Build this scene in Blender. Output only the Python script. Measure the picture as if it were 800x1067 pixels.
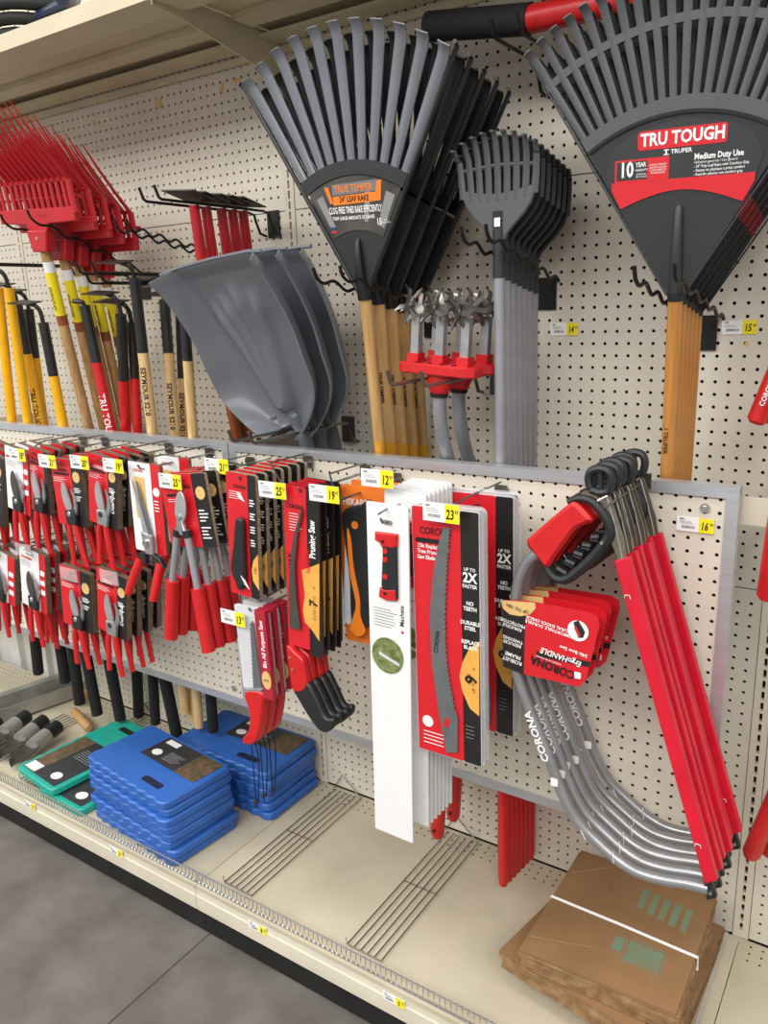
import bpy, math, random
import numpy as np
from mathutils import Vector, Matrix
random.seed(7)
for o in list(bpy.data.objects): bpy.data.objects.remove(o)
SC = bpy.context.scene
COL = SC.collection
IN = 0.0254
H = 1.485                       # height of peg hole (0,0) of the wall above the floor
# ---------------------------------------------------------------- camera
FPX, YAW, PITCH, ROLL = 826.66, 0.596495, 0.252221, -0.0345779
CAM = Vector((0.369227, -1.708202, 0.116533 + H))
def _axes():
    cy, sy, cp, sp = math.cos(YAW), math.sin(YAW), math.cos(PITCH), math.sin(PITCH)
    f = Vector((-sy*cp, cy*cp, -sp)); r = Vector((cy, sy, 0)); u = r.cross(f)
    cr, sr = math.cos(ROLL), math.sin(ROLL)
    return cr*r + sr*u, cr*u - sr*r, f
AR, AU, AF = _axes()
cd = bpy.data.cameras.new('camera'); cam = bpy.data.objects.new('camera', cd); COL.objects.link(cam)
cd.sensor_fit = 'VERTICAL'; cd.sensor_height = 24.0; cd.lens = FPX*24.0/1067.0
cd.clip_start = 0.02; cd.clip_end = 60
m3 = Matrix((AR, AU, -AF)).transposed()
cam.matrix_world = Matrix.Translation(CAM) @ m3.to_4x4()
SC.camera = cam
def ray(x, y): return AF + AR*((x-400.0)/FPX) - AU*((y-533.5)/FPX)
def WY(x, y, Y):                # pixel -> point on the vertical plane y = Y
    d = ray(x, y); return CAM + d*((Y-CAM.y)/d.y)
def WZ(x, y, Z):                # pixel -> point on the level plane z = Z
    d = ray(x, y); return CAM + d*((Z-CAM.z)/d.z)
# ---------------------------------------------------------------- light
SC.view_settings.view_transform = 'Standard'; SC.view_settings.look = 'None'
SC.view_settings.gamma = 1.0; SC.view_settings.use_curve_mapping = False
SC.view_settings.exposure = 0.0
w = bpy.data.worlds.new('store_air'); SC.world = w; w.use_nodes = True
bg = w.node_tree.nodes['Background']; bg.inputs[0].default_value = (1.0, 0.985, 0.965, 1); bg.inputs[1].default_value = 0.62
def ceiling_tube_light(x, y, z, lx, ly, power):
    ld = bpy.data.lights.new('ceiling_tube_light', 'AREA'); ld.shape = 'RECTANGLE'; ld.size = lx; ld.size_y = ly
    ld.energy = power; ld.color = (1.0, 0.985, 0.955)
    o = bpy.data.objects.new('ceiling_tube_light', ld); COL.objects.link(o); o.location = (x, y, z)
for lx_ in (-4.2, -1.2, 1.8):
    ceiling_tube_light(lx_, -1.25, 3.9, 2.4, 0.35, 26)
    ceiling_tube_light(lx_, -4.2, 3.9, 2.6, 2.8, 165)
# ---------------------------------------------------------------- materials
def lin(h):
    h = h.lstrip('#'); c = [int(h[i:i+2], 16)/255 for i in (0, 2, 4)]
    return tuple(((x/12.92) if x <= .04045 else ((x+.055)/1.055)**2.4) for x in c) + (1,)
MATS = {}
def mat(name, col, rough=.5, metal=0.0, var=.06, scale=30.0, bump=0.0, stretch=None, col2=None, alpha=1.0, trans=0.0, coat=0.0, spec=.5):
    m = bpy.data.materials.new(name); m.use_nodes = True; nt = m.node_tree; N = nt.nodes; L = nt.links
    b = N['Principled BSDF']; b.inputs['Roughness'].default_value = rough; b.inputs['Metallic'].default_value = metal
    b.inputs['Specular IOR Level'].default_value = spec
    if coat: b.inputs['Coat Weight'].default_value = coat; b.inputs['Coat Roughness'].default_value = .08
    if alpha < 1: b.inputs['Alpha'].default_value = alpha
    if trans: b.inputs['Transmission Weight'].default_value = trans; b.inputs['IOR'].default_value = 1.2
    c = lin(col)
    tc = N.new('ShaderNodeTexCoord'); mp = N.new('ShaderNodeMapping'); L.new(tc.outputs['Object'], mp.inputs[0])
    if stretch: mp.inputs['Scale'].default_value = stretch
    nz = N.new('ShaderNodeTexNoise'); nz.inputs['Scale'].default_value = scale; nz.inputs['Detail'].default_value = 4
    L.new(mp.outputs[0], nz.inputs['Vector'])
    rp = N.new('ShaderNodeValToRGB'); rp.color_ramp.elements[0].position = .32; rp.color_ramp.elements[1].position = .68
    if col2: c2 = lin(col2); lo, hi = c2, c
    else:
        lo = tuple(x*(1-var*1.6) for x in c[:3]) + (1,); hi = tuple(min(1, x*(1+var)) for x in c[:3]) + (1,)
    rp.color_ramp.elements[0].color = lo; rp.color_ramp.elements[1].color = hi
    L.new(nz.outputs['Fac'], rp.inputs[0]); L.new(rp.outputs[0], b.inputs['Base Color'])
    if bump:
        bp = N.new('ShaderNodeBump'); bp.inputs['Strength'].default_value = bump; bp.inputs['Distance'].default_value = .002
        L.new(nz.outputs['Fac'], bp.inputs['Height']); L.new(bp.outputs[0], b.inputs['Normal'])
    MATS[name] = m; return m
mat('peg_beige', 'dad3c3', .55, var=.035, scale=9)
mat('cavity_shade', '0c0a09', .9)  # near black: shade of the hollows put in as a colour
mat('enamel_beige', 'dad2bf', .42, var=.05, scale=6)
mat('deck_beige', 'c2b8a1', .5, var=.07, scale=5)
mat('shelf_beige', 'cbbfa2', .5, var=.05, scale=6)
mat('aluminium', 'c9ccd1', .3, .6, var=.05, scale=12, stretch=(1, 1, 6))
mat('kick_black', '1b1a1a', .6, var=.2, scale=14)
mat('concrete', '6f6b64', .75, scale=7, col2='57534d', bump=.15)
mat('white_paint', 'd9d8d2', .7, var=.06, scale=5)
mat('chrome', 'd6d6d6', .18, .95)
mat('wire_steel', '8d8a85', .32, .9)
mat('wire_dark', '4a4641', .42, .75)
mat('hook_black', '1d1c1c', .4, .3)
mat('plate_grey', '4b4c50', .45, .4)
mat('red_grip', 'c91c20', .38, var=.05)
mat('red_plastic', 'bb1f28', .35, var=.07, scale=14)
mat('red_guard', 'd1152f', .42, var=.06, scale=14)
mat('red_card', 'cf1a26', .35, var=.02, coat=.25)
mat('red_dark_card', 'a81f33', .35, var=.03, coat=.2)
mat('black_card', '1d1b1c', .38, var=.06, coat=.2)
mat('white_card', 'e9e9ea', .42, var=.015)
mat('tag_white', 'f1f1f0', .4, var=.01)
mat('tag_yellow', 'f6e51f', .4, var=.01)
mat('orange_card', 'e8782a', .4, var=.03)
mat('orange', 'e87f22', .4, var=.03)
mat('amber', 'e9a94e', .45, var=.08, scale=20)
mat('tan_badge', 'dfb877', .5, var=.04)
mat('corrugate', '7c6a55', .8, scale=120, col2='5d4f40', bump=.3)
mat('corrugate_pale', 'a7977f', .8, scale=120, col2='857560', bump=.3)
mat('print_black', '161415', .5)
mat('print_white', 'f0efee', .5, var=.01)
mat('print_grey', '8a8a8a', .5)
mat('print_red', 'd2222c', .45, var=.01)
mat('print_blue', '27406e', .5)
mat('rake_graphite', '74767e', .32, var=.06, scale=10)
mat('rake_grey', '55565a', .5, var=.05, scale=12, bump=.05)
mat('rake_black', '1c1c1e', .42, var=.1)
mat('rake_charcoal', '2e2f32', .45, var=.06, scale=14, bump=.05)
mat('label_dark', '35322f', .35, scale=12, col2='5a5650')
mat('label_charcoal', '363639', .4, var=.04)
mat('wood_ash', 'd3ac74', .5, scale=8, stretch=(14, 14, .8), col2='b98d54')
mat('wood_honey', 'c98d48', .42, scale=8, stretch=(12, 12, .7), col2='ad7233')
mat('wood_raw', 'c79f6c', .55, scale=8, stretch=(14, 14, .8), col2='a67d4c')
mat('wood_seymour', 'e0c08c', .5, scale=8, stretch=(14, 14, .8), col2='caa468')
mat('wood_stain', '9a532b', .45, scale=8, stretch=(14, 14, .8), col2='7c3f1f')
mat('yellow_shaft', 'f0b416', .35, var=.04)
mat('yellow_sticker', 'f1dc22', .4, var=.02)
mat('yellow_dip', 'd9982c', .4, var=.03)
mat('ferrule_black', '242425', .38, var=.08)
mat('foam_black', '1a1a1b', .85, var=.12, scale=200, bump=.15)
mat('shaft_grey', '9a9ca2', .38, .25, var=.04)
mat('shovel_grey', '6d7178', .33, var=.05, scale=6, coat=.15)
mat('steel_blade', 'c2c4c6', .28, .55, var=.08)
mat('blade_grey', '7b7e81', .36, .5, var=.06)
mat('blade_dark', '55534e', .4, .4, var=.06)
mat('steel_cast', 'b2b4b6', .27, .65, var=.12)
mat('saw_tube', '97989a', .27, .5, var=.05)
mat('saw_plate', '8f8775', .32, .7, var=.1)
mat('soft_black', '202124', .5, var=.08, bump=.05)
mat('pad_blue', '2f63b4', .45, var=.05, scale=9)
mat('pad_blue_side', '3a72c6', .5, var=.07, scale=16)
mat('pad_teal', '1fa592', .45, var=.05)
mat('kraft', '95704c', .7, scale=6, col2='80603f', bump=.08)
mat('kraft_edge', 'a5835d', .75, scale=40, col2='7d5d3d', bump=.2)
mat('bag_green', '6d8a74', .7, scale=40, col2='7c7c5c')
mat('leaf_print', '4d5a2c', .55, scale=70, col2='8f9a62')
mat('flower_print', '7c5a4a', .5, scale=60, col2='3d4a2a')
mat('rubber_black', '171718', .7, var=.1)
mat('clear_plastic', 'e6e8ea', .12, alpha=.22, var=.01)
mat('clear_pack', 'dfe1e3', .2, alpha=.35, var=.01)
mat('blister_white', 'cfd0d4', .3, var=.03)
mat('galvanised', 'b0aea8', .38, .45, scale=14, col2='918f89')
mat('hoe_steel', '4a4740', .45, .6, var=.12)
mat('navy_plastic', '1b2440', .35)
mat('lever_orange', 'd8622a', .45)
# ---------------------------------------------------------------- mesh helpers
def rootloc(o):
    while o.parent: o = o.parent
    return o.location
class MB:
    def __init__(s): s.v = []; s.f = []
    def add(s, vs, fs):
        n = len(s.v); s.v += [tuple(p) for p in vs]; s.f += [tuple(i+n for i in f) for f in fs]; return s
    def box(s, c, d, M=None):
        x, y, z = d[0]/2, d[1]/2, d[2]/2
        vs = [Vector(p) for p in ((-x,-y,-z),(x,-y,-z),(x,y,-z),(-x,y,-z),(-x,-y,z),(x,-y,z),(x,y,z),(-x,y,z))]
        if M: vs = [M @ p for p in vs]
        c = Vector(c)
        return s.add([p+c for p in vs], [(0,3,2,1),(4,5,6,7),(0,1,5,4),(1,2,6,5),(2,3,7,6),(3,0,4,7)])
    def bx(s, x0, x1, y0, y1, z0, z1): return s.box(((x0+x1)/2,(y0+y1)/2,(z0+z1)/2), (x1-x0,y1-y0,z1-z0))
    def prism(s, poly, y0, y1, bev=0.0):            # polygon in x,z extruded along y
        n = len(poly)
        a = sum(poly[i][0]*poly[(i+1)%n][1]-poly[(i+1)%n][0]*poly[i][1] for i in range(n))
        if a < 0: poly = poly[::-1]
        if bev:
            q = inset(poly, bev)
            rings = [[(x, y0, z) for x, z in q], [(x, y0+bev, z) for x, z in poly], [(x, y1-bev, z) for x, z in poly], [(x, y1, z) for x, z in q]]
        else: rings = [[(x, y0, z) for x, z in poly], [(x, y1, z) for x, z in poly]]
        vs = [p for r in rings for p in r]; fs = [tuple(range(n)), tuple(range(len(vs)-1, len(vs)-n-1, -1))]
        for k in range(len(rings)-1):
            for i in range(n):
                j = (i+1) % n; fs.append((k*n+j, k*n+i, (k+1)*n+i, (k+1)*n+j))
        return s.add(vs, fs)
    def slab(s, poly, z0, z1, bev=0.0):             # polygon in x,y extruded along z
        t = MB().prism(poly, -z1, -z0, bev)
        return s.add([(x, z, -y) for x, y, z in t.v], t.f)
    def tube(s, pts, r, n=8, flat=1.0, fdir=(0,1,0), caps=True):
        pts = [Vector(p) for p in pts]; k = len(pts)
        R = r if isinstance(r, (list, tuple)) else [r]*k
        vs = []; fd = Vector(fdir)
        ref = None
        for i, p in enumerate(pts):
            t = (pts[min(i+1, k-1)]-pts[max(i-1, 0)])
            if t.length < 1e-9: t = Vector((0,0,1))
            t.normalize()
            if ref is None:
                ref = fd - t*fd.dot(t)
                if ref.length < 1e-3: ref = Vector((1,0,0)) - t*t.x
                if ref.length < 1e-3: ref = Vector((0,0,1)) - t*t.z
            else: ref = ref - t*ref.dot(t)
            ref.normalize(); b = t.cross(ref)
            for a in range(n):
                an = 2*math.pi*a/n
                vs.append(p + ref*(math.cos(an)*R[i]*flat) + b*(math.sin(an)*R[i]))
        fs = [(i*n+a, i*n+(a+1)%n, (i+1)*n+(a+1)%n, (i+1)*n+a) for i in range(k-1) for a in range(n)]
        if caps: fs += [tuple(range(n-1,-1,-1)), tuple((k-1)*n+a for a in range(n))]
        return s.add(vs, fs)
    def surf(s, G, th, nrm=None):                   # grid of points, thickened along the normal
        ny, nx = len(G), len(G[0]); P = [[Vector(p) for p in r] for r in G]; Q = []
        for j in range(ny):
            row = []
            for i in range(nx):
                du = P[j][min(i+1,nx-1)]-P[j][max(i-1,0)]; dv = P[min(j+1,ny-1)][i]-P[max(j-1,0)][i]
                nn = du.cross(dv)
                nn = nn.normalized() if nn.length > 1e-12 else Vector((0,-1,0))
                row.append(P[j][i]-nn*th)
            Q.append(row)
        vs = [p for r in P for p in r] + [p for r in Q for p in r]; o = nx*ny; fs = []
        for j in range(ny-1):
            for i in range(nx-1):
                a = j*nx+i; fs.append((a,a+1,a+nx+1,a+nx)); fs.append((o+a,o+a+nx,o+a+nx+1,o+a+1))
        per = [(0,i) for i in range(nx)] + [(j,nx-1) for j in range(1,ny)] + [(ny-1,i) for i in range(nx-2,-1,-1)] + [(j,0) for j in range(ny-2,0,-1)]
        ids = [j*nx+i for j,i in per]
        for k in range(len(ids)):
            a, b = ids[k], ids[(k+1)%len(ids)]; fs.append((b,a,a+o,b+o))
        return s.add(vs, fs)
    def mesh(s, name, m, smooth=True, ang=38, off=None):
        me = bpy.data.meshes.new(name)
        v = s.v if off is None else [(x-off[0], y-off[1], z-off[2]) for x, y, z in s.v]
        me.from_pydata(v, [], s.f); me.materials.append(MATS[m] if isinstance(m, str) else m)
        if smooth:
            me.polygons.foreach_set('use_smooth', [True]*len(me.polygons)); me.set_sharp_from_angle(angle=math.radians(ang))
        me.update(); return me
    def build(s, name, m, parent=None, label=None, kind=None, smooth=True, at=None):
        off = rootloc(parent) if parent else at
        o = bpy.data.objects.new(name, s.mesh(name, m, smooth, off=off)); COL.objects.link(o)
        if parent: o.parent = parent
        elif at is not None: o.location = at
        if label: o['label'] = label
        if kind: o['kind'] = kind
        return o
def inset(poly, d):
    n = len(poly); out = []
    for i in range(n):
        p, a, b = Vector(poly[i]), Vector(poly[i-1]), Vector(poly[(i+1)%n])
        e1 = (p-a); e2 = (b-p)
        if e1.length < 1e-9 or e2.length < 1e-9: out.append(tuple(p)); continue
        e1.normalize(); e2.normalize()
        n1, n2 = Vector((-e1.y, e1.x)), Vector((-e2.y, e2.x)); h = n1+n2
        if h.length < 1e-6: h = n1
        h.normalize(); k = max(.5, h.dot(n1)); out.append(tuple(p+h*(d/k)))
    return out
def rrect(x0, x1, z0, z1, r, n=4):
    out = []
    for cx, cz, a0 in ((x1-r, z1-r, 0), (x0+r, z1-r, 90), (x0+r, z0+r, 180), (x1-r, z0+r, 270)):
        for k in range(n+1):
            a = math.radians(a0+90*k/n); out.append((cx+r*math.cos(a), cz+r*math.sin(a)))
    return out
def disc(cx, cz, rx, rz=None, n=20, a0=0, a1=360):
    rz = rz or rx; full = a1-a0 >= 360
    return [(cx+rx*math.cos(math.radians(a0+(a1-a0)*k/(n if full else n-1))), cz+rz*math.sin(math.radians(a0+(a1-a0)*k/(n if full else n-1)))) for k in range(n)]
def spl(pts, n=6):                                  # Catmull-Rom through points
    P = [Vector(p) for p in pts]; P = [P[0]*2-P[1]] + P + [P[-1]*2-P[-2]]; out = []
    for i in range(1, len(P)-2):
        for k in range(n):
            t = k/n; a, b, c, d = P[i-1], P[i], P[i+1], P[i+2]
            out.append(.5*((2*b)+(c-a)*t+(2*a-5*b+4*c-d)*t*t+(3*b-a-3*c+d)*t**3))
    out.append(P[-2]); return out
def sm(pts, n=4):                                   # smooth closed outline through 2D points
    P = [Vector((p[0], p[1], 0)) for p in pts]; k = len(P); out = []
    for i in range(k):
        a, b, c, d = P[i-1], P[i], P[(i+1) % k], P[(i+2) % k]
        for j in range(n):
            t = j/n; v = .5*((2*b)+(c-a)*t+(2*a-5*b+4*c-d)*t*t+(3*b-a-3*c+d)*t**3); out.append((v.x, v.y))
    return out
def lerpl(vals, n): # values at spline knots -> values at samples
    out = []
    for i in range(len(vals)-1): out += [vals[i]+(vals[i+1]-vals[i])*k/n for k in range(n)]
    return out + [vals[-1]]
def thing(name, label, cat, loc=(0,0,0), group=None):
    o = bpy.data.objects.new(name, None); COL.objects.link(o); o.empty_display_size = .02
    o.location = loc; o['label'] = label; o['category'] = cat
    if group: o['group'] = group
    return o
def tag(o, label, cat, group=None):
    o['label'] = label; o['category'] = cat
    if group: o['group'] = group
    return o
def struct(o): o['kind'] = 'structure'; return o
def dup(root, shift, label=None, group=None, rot=None):
    r = root.copy(); COL.objects.link(r); r.location = Vector(root.location)+Vector(shift)
    if rot: r.rotation_euler = rot
    if label: r['label'] = label
    if group: r['group'] = group
    for ch in list(root.children):
        c = ch.copy(); COL.objects.link(c); c.parent = r
        for g in list(ch.children):
            d = g.copy(); COL.objects.link(d); d.parent = c
    return r
ORD = ['frontmost', 'second', 'third', 'fourth', 'fifth', 'sixth', 'seventh', 'eighth', 'ninth', 'tenth']
TXT = {}
def text(s, size, m, parent, loc, rot=0.0, name='lettering', bold=.0, sx=1.0, up=False, align='CENTER', shear=0.0, depth=.0003):
    """flat lettering in the x,z plane facing -y; loc is local to the root; rot turns it in its plane (radians)"""
    key = (s, round(bold,3), align, round(shear,2))
    if key not in TXT:
        cu = bpy.data.curves.new('lettering', 'FONT'); cu.body = s; cu.size = 1.0; cu.align_x = align; cu.align_y = 'CENTER'
        cu.offset = bold; cu.shear = shear; cu.resolution_u = 2; cu.fill_mode = 'FRONT'
        ob = bpy.data.objects.new('tmp', cu); me = bpy.data.meshes.new_from_object(ob)
        TXT[key] = ([tuple(v.co) for v in me.vertices], [tuple(p.vertices) for p in me.polygons])
        bpy.data.objects.remove(ob); bpy.data.meshes.remove(me); bpy.data.curves.remove(cu)
    vs, fs = TXT[key]; c, sn = math.cos(rot), math.sin(rot); b = MB(); out = []
    for x, y, z in vs:
        x *= size*sx; y *= size; X = x*c-y*sn; Z = x*sn+y*c
        out.append((loc[0]+X, loc[1], loc[2]+Z))
    b.add(out, fs)
    o = bpy.data.objects.new(name, b.mesh(name, m, smooth=False)); COL.objects.link(o); o.parent = parent
    return o
def patch(poly, y, parent, m, name='print', th=.0006, label=None, smooth=False):
    return MB().prism(poly, y, y+th).build2(name, m, parent, label) 
def _build2(s, name, m, parent, label=None):        # like build, vertices already local to the root
    o = bpy.data.objects.new(name, s.mesh(name, m)); COL.objects.link(o); o.parent = parent
    if label: o['label'] = label
    return o
MB.build2 = _build2
# ================================================================ the setting
def pegged(x0, x1, z0, z1, yf, th, name, m, parent=None, rx=.0037, rz=.0037, grid=None, seg=8):
    """board in the x,z plane with real round holes on the one inch grid"""
    xs = [i*IN for i in range(math.ceil((x0+.012)/IN), math.floor((x1-.012)/IN)+1)] if grid is None else grid[0]
    zs = [H+j*IN for j in range(math.ceil((z0-H+.012)/IN), math.floor((z1-H-.012)/IN)+1)] if grid is None else grid[1]
    hx, hz = (IN/2, IN/2) if grid is None else (grid[2]/2, grid[3]/2)
    b = MB()
    k45 = [math.pi/4+math.pi/2*q for q in range(4)]
    ring = [(rx*math.cos(math.pi/4*q+math.pi/8), rz*math.sin(math.pi/4*q+math.pi/8)) for q in range(8)] if seg == 8 else [(rx,rz),(-rx,rz),(-rx,-rz),(rx,-rz)]
    v = b.v; f = b.f
    for x in xs:
        for z in zs:
            n = len(v)
            v += [(x+hx, yf, z+hz), (x-hx, yf, z+hz), (x-hx, yf, z-hz), (x+hx, yf, z-hz)]
            v += [(x+p, yf, z+q) for p, q in ring]; v += [(x+p*.97, yf+th, z+q*.97) for p, q in ring]
            r = n+4
            if seg == 8:
                f += [(n, r, r+7, n+3), (n, n+1, r+2, r+1), (n+1, r+2, r+3, n+2)[::-1], (n+2, n+3, r+6, r+5)]
                f += [(n, r+1, r), (n+1, r+3-1, r+2)] [:1]
                f += [(n+2, r+4, r+3), (n+2, r+5, r+4), (n+3, r+7, r+6)]
                s_ = 8
            else:
                f += [(n, n+1, r+1, r), (n+1, n+2, r+2, r+1), (n+2, n+3, r+3, r+2), (n+3, n, r, r+3)]; s_ = 4
            f += [(r+q, r+(q+1) % s_, r+s_+(q+1) % s_, r+s_+q) for q in range(s_)]
    X0, X1, Z0, Z1 = xs[0]-hx, xs[-1]+hx, zs[0]-hz, zs[-1]+hz
    for a in ((x0, X0, z0, z1), (X1, x1, z0, z1), (X0, X1, z0, Z0), (X0, X1, Z1, z1)):
        n = len(v); v += [(a[0], yf, a[2]), (a[1], yf, a[2]), (a[1], yf, a[3]), (a[0], yf, a[3])]; f.append((n, n+1, n+2, n+3))
    n = len(v); v += [(x0,yf,z0),(x1,yf,z0),(x1,yf,z1),(x0,yf,z1),(x0,yf+th,z0),(x1,yf+th,z0),(x1,yf+th,z1),(x0,yf+th,z1)]
    f += [(n,n+4,n+5,n+1),(n+1,n+5,n+6,n+2),(n+2,n+6,n+7,n+3),(n+3,n+7,n+4,n)]
    return b.build(name, m, parent, smooth=False)
U1 = 6.5*IN; BAY = 48*IN; UPR = [U1, U1-BAY, U1-2*BAY]          # upright centre lines
ZD = H-1.323                                                    # deck level
ZT = H+.735                                                     # top of visible wall
back = struct(MB().bx(UPR[2]-.02, U1+BAY*.55, .02, .03, ZD-.02, H+1.25).bx(U1-3*BAY, UPR[2]-.02, .02, .03, H-.476, H+1.25).build('wall_back', 'cavity_shade'))  # sheet painted black to stand for the shade behind the holes
seams = [ZD+.003, H-.476, H+.371, H+1.2]
bays = [(UPR[0]+.018, UPR[0]+BAY*.5), (UPR[1]+.018, UPR[0]-.018), (UPR[2]+.018, UPR[1]-.018), (UPR[2]-BAY*.6, UPR[2]-.018)]
for bi, (a, c) in enumerate(bays):
    for k in range(3):
        if bi == 3 and k == 0: continue
        pegged(a, c, seams[k]+.0012, seams[k+1]-.0012, 0.0, .0025, 'pegboard', 'peg_beige', back)
for ux in UPR:
    pegged(ux-.0165, ux+.0165, ZD, H+1.2, -.002, .012, 'slotted_upright', 'enamel_beige', back, rx=.0032, rz=.0098, seg=4,
           grid=([ux], [ZD+.03+IN*i for i in range(98)], .012, IN))
# far end: white boarded wall seen below the last bay
wl = struct(MB().bx(UPR[2]-BAY*1.2, UPR[2]-.02, .055, .07, 0, H-.3).build('wall_left', 'white_paint'))
for i in range(7):
    MB().bx(UPR[2]-.13-.2*i, UPR[2]-.07-.2*i, .03, .055, 0, H-.3).build('batten', 'white_paint', wl)
# ---- floor
fl = struct(MB().bx(-6, 4, -6, .1, -.05, 0).build('floor', 'concrete'))
def slabm(x0, x1, y0, y1): MB().bx(x0, x1, y0, y1, -.002, .003).build('concrete_slab', 'concrete', fl)
jx = -1.04
for x0, x1 in ((-5.9, -4.09), (-4.084, jx-.003), (jx+.003, 2.0), (2.006, 3.9)):
    for y0, y1 in ((-5.9, -3.57), (-3.564, -.4)): slabm(x0, x1, y0, y1)
# ---- gondola base
YF = -.545
for i, (a, c) in enumerate(((UPR[0]+.001, UPR[0]+BAY*.5), (UPR[1]+.001, UPR[0]-.001), (UPR[2]+.001, UPR[1]-.001), (UPR[2]-BAY*.6, UPR[2]-.001))):
    d = thing('base_deck', ['beige steel base deck at the right edge beyond the paper bags', 'beige steel base deck holding paper bags and two wire racks',
              'beige steel base deck under the blue and teal kneeling pads', 'beige steel base deck at the far left under loose tool heads'][i], 'shelf', (a, YF, ZD-.1), 'gondola base decks')
    MB().bx(a, c, YF, -.003, ZD-.012, ZD).build('deck_plate', 'deck_beige', d)
    MB().bx(a, c, YF, YF+.012, ZD-.075, ZD-.0122).build('front_lip', 'enamel_beige', d)
    MB().bx(a, c, YF-.003, YF, ZD-.058, ZD-.030).build('price_channel', 'enamel_beige', d)
    MB().bx(a, c, YF+.02, YF+.03, 0.0035, ZD-.013).build('kick_plate', 'kick_black', d)
    for r_ in range(2):
        for q in range(int((c-a)/IN)-2):
            pass
    hb = MB()
    for r_ in range(3):
        for q in range(1, int((c-a)/IN)):
            hb.slab(disc(a+q*IN, -.02-r_*IN*.9, .0028, n=6), ZD, ZD+.0004)
    hb.build('punched_hole_row', 'cavity_shade', d)['kind'] = 'stuff'  # flat dark discs, the shade inside each hole given as colour
# ---- offset panels with aluminium frames
PZ0, PZ1, PY = H-.95, H-.204, -.265
for i, (a, c) in enumerate(((-1.079, .132), (-2.290, -1.083), (-3.2, -2.294))):
    p = thing('framed_pegboard_panel', ['aluminium framed pegboard panel holding the saws', 'aluminium framed pegboard panel holding the two rows of pruners', 'aluminium framed pegboard panel cut off by the left edge'][i],
              'pegboard panel', (a, PY, PZ0), 'offset pegboard panels')
    pegged(a+.008, c-.008, PZ0+.008, PZ1-.008, PY, .0025, 'pegboard', 'peg_beige', p)
    MB().bx(a+.01, c-.01, PY+.012, PY+.015, PZ0+.01, PZ1-.01).build('shade_backing', 'cavity_shade', p)  # black sheet; the shade seen through the holes is in its colour
    fw = .021; y0, y1 = PY-.005, PY+.022
    MB().prism([(a,PZ1),(c,PZ1),(c-fw,PZ1-fw),(a+fw,PZ1-fw)], y0, y1).build('frame_rail', 'aluminium', p)
    MB().prism([(a,PZ0),(c,PZ0),(c-fw,PZ0+fw),(a+fw,PZ0+fw)], y0, y1).build('frame_rail', 'aluminium', p)
    MB().prism([(c,PZ1),(c,PZ0),(c-fw,PZ0+fw),(c-fw,PZ1-fw)], y0, y1).build('frame_rail', 'aluminium', p)
    MB().prism([(a,PZ1),(a,PZ0),(a+fw,PZ0+fw),(a+fw,PZ1-fw)], y0, y1).build('frame_rail', 'aluminium', p)
    for sx_ in (a+.06, c-.055):
        for sz_ in (PZ1-.042, PZ0+.045):
            t = MB().tube([(sx_, PY-.0045, sz_), (sx_, PY-.001, sz_)], [.0085, .0085], 14); t.tube([(sx_, PY-.0075, sz_), (sx_, PY-.0045, sz_)], [.0045, .005], 6)
            t.build('screw', 'chrome', p)
# ---- bracket carrying the panels, right end
for i, ux in enumerate(UPR):
    b = thing('panel_bracket', ['beige steel bracket plate right of the panel corner beside the 16.99 tag', 'beige steel bracket behind the joint of the two framed panels', 'beige steel bracket behind the far left panel joint'][i], 'bracket', (ux, -.01, H-.3), 'panel brackets')
    MB().bx(ux-.003+.02, ux+.003+.02, -.285 if i == 0 else -.238, -.003, H-.31, H-.205).build('arm', 'enamel_beige', b)
    MB().bx(ux-.09 if i == 0 else ux-.05, ux+.017, -.245+.004, -.238+.004, H-.275, H-.225).build('cross_bar', 'enamel_beige', b)
# ---- upper shelves
ZS = H+.752
for i, (a, c) in enumerate(((UPR[1]+.004, UPR[0]-.004), (UPR[2]+.004, UPR[1]-.004), (UPR[2]-BAY*.6, UPR[2]-.004), (UPR[0]+.004, UPR[0]+BAY*.5))):
    sh = thing('upper_shelf', ['beige steel shelf above the leaf rakes', 'beige steel shelf above the red forks carrying a coiled black hose', 'beige steel shelf at the far upper left', 'beige steel shelf at the far upper right'][i], 'shelf', (a, -.42, ZS), 'upper shelves')
    MB().bx(a, c, -.42, -.004, ZS+.028, ZS+.034).build('shelf_plate', 'shelf_beige', sh)
    MB().bx(a, c, -.424, -.418, ZS-.002, ZS+.0345).build('front_lip', 'shelf_beige', sh)
    MB().bx(a, c, -.418, -.325, ZS, ZS+.006).build('front_flange', 'shelf_beige', sh)
    MB().bx(a+.02, c-.02, -.19, -.13, ZS+.012, ZS+.0278).build('stiffener', 'shelf_beige', sh)
    MB().bx(a, c, -.085, -.02, ZS+.004, ZS+.012).build('rear_flange', 'shelf_beige', sh)
    MB().bx(a, c, -.014, -.004, H+.735, ZS-.0005).build('rear_rail', 'shelf_beige', sh)
for i, ux in enumerate(UPR):
    br = thing('shelf_bracket', ['tapered beige shelf bracket behind the large red label rake', 'tapered beige shelf bracket left of the leaf rakes under the upper shelf', 'tapered beige shelf bracket above the red forks at far left'][i], 'bracket', (ux, -.004, ZS-.06), 'shelf brackets')
    pl = [(-.004, -.075), (-.004, .03), (-.41, .03), (-.41, -.004), (-.33, -.012)]
    vs = [(ux+sx_, y, ZS+z-.002) for sx_ in (-.0025, .0025) for y, z in pl]; n = 5
    MB().add(vs, [tuple(range(n))[::-1], tuple(range(n, 2*n))] + [(k, (k+1) % n, n+(k+1) % n, n+k) for k in range(n)]).build('web', 'shelf_beige', br, smooth=False)
    MB().bx(ux-.0033, ux+.0033, -.33, -.016, ZS+.021, ZS+.0278).build('flange', 'shelf_beige', br)
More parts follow.
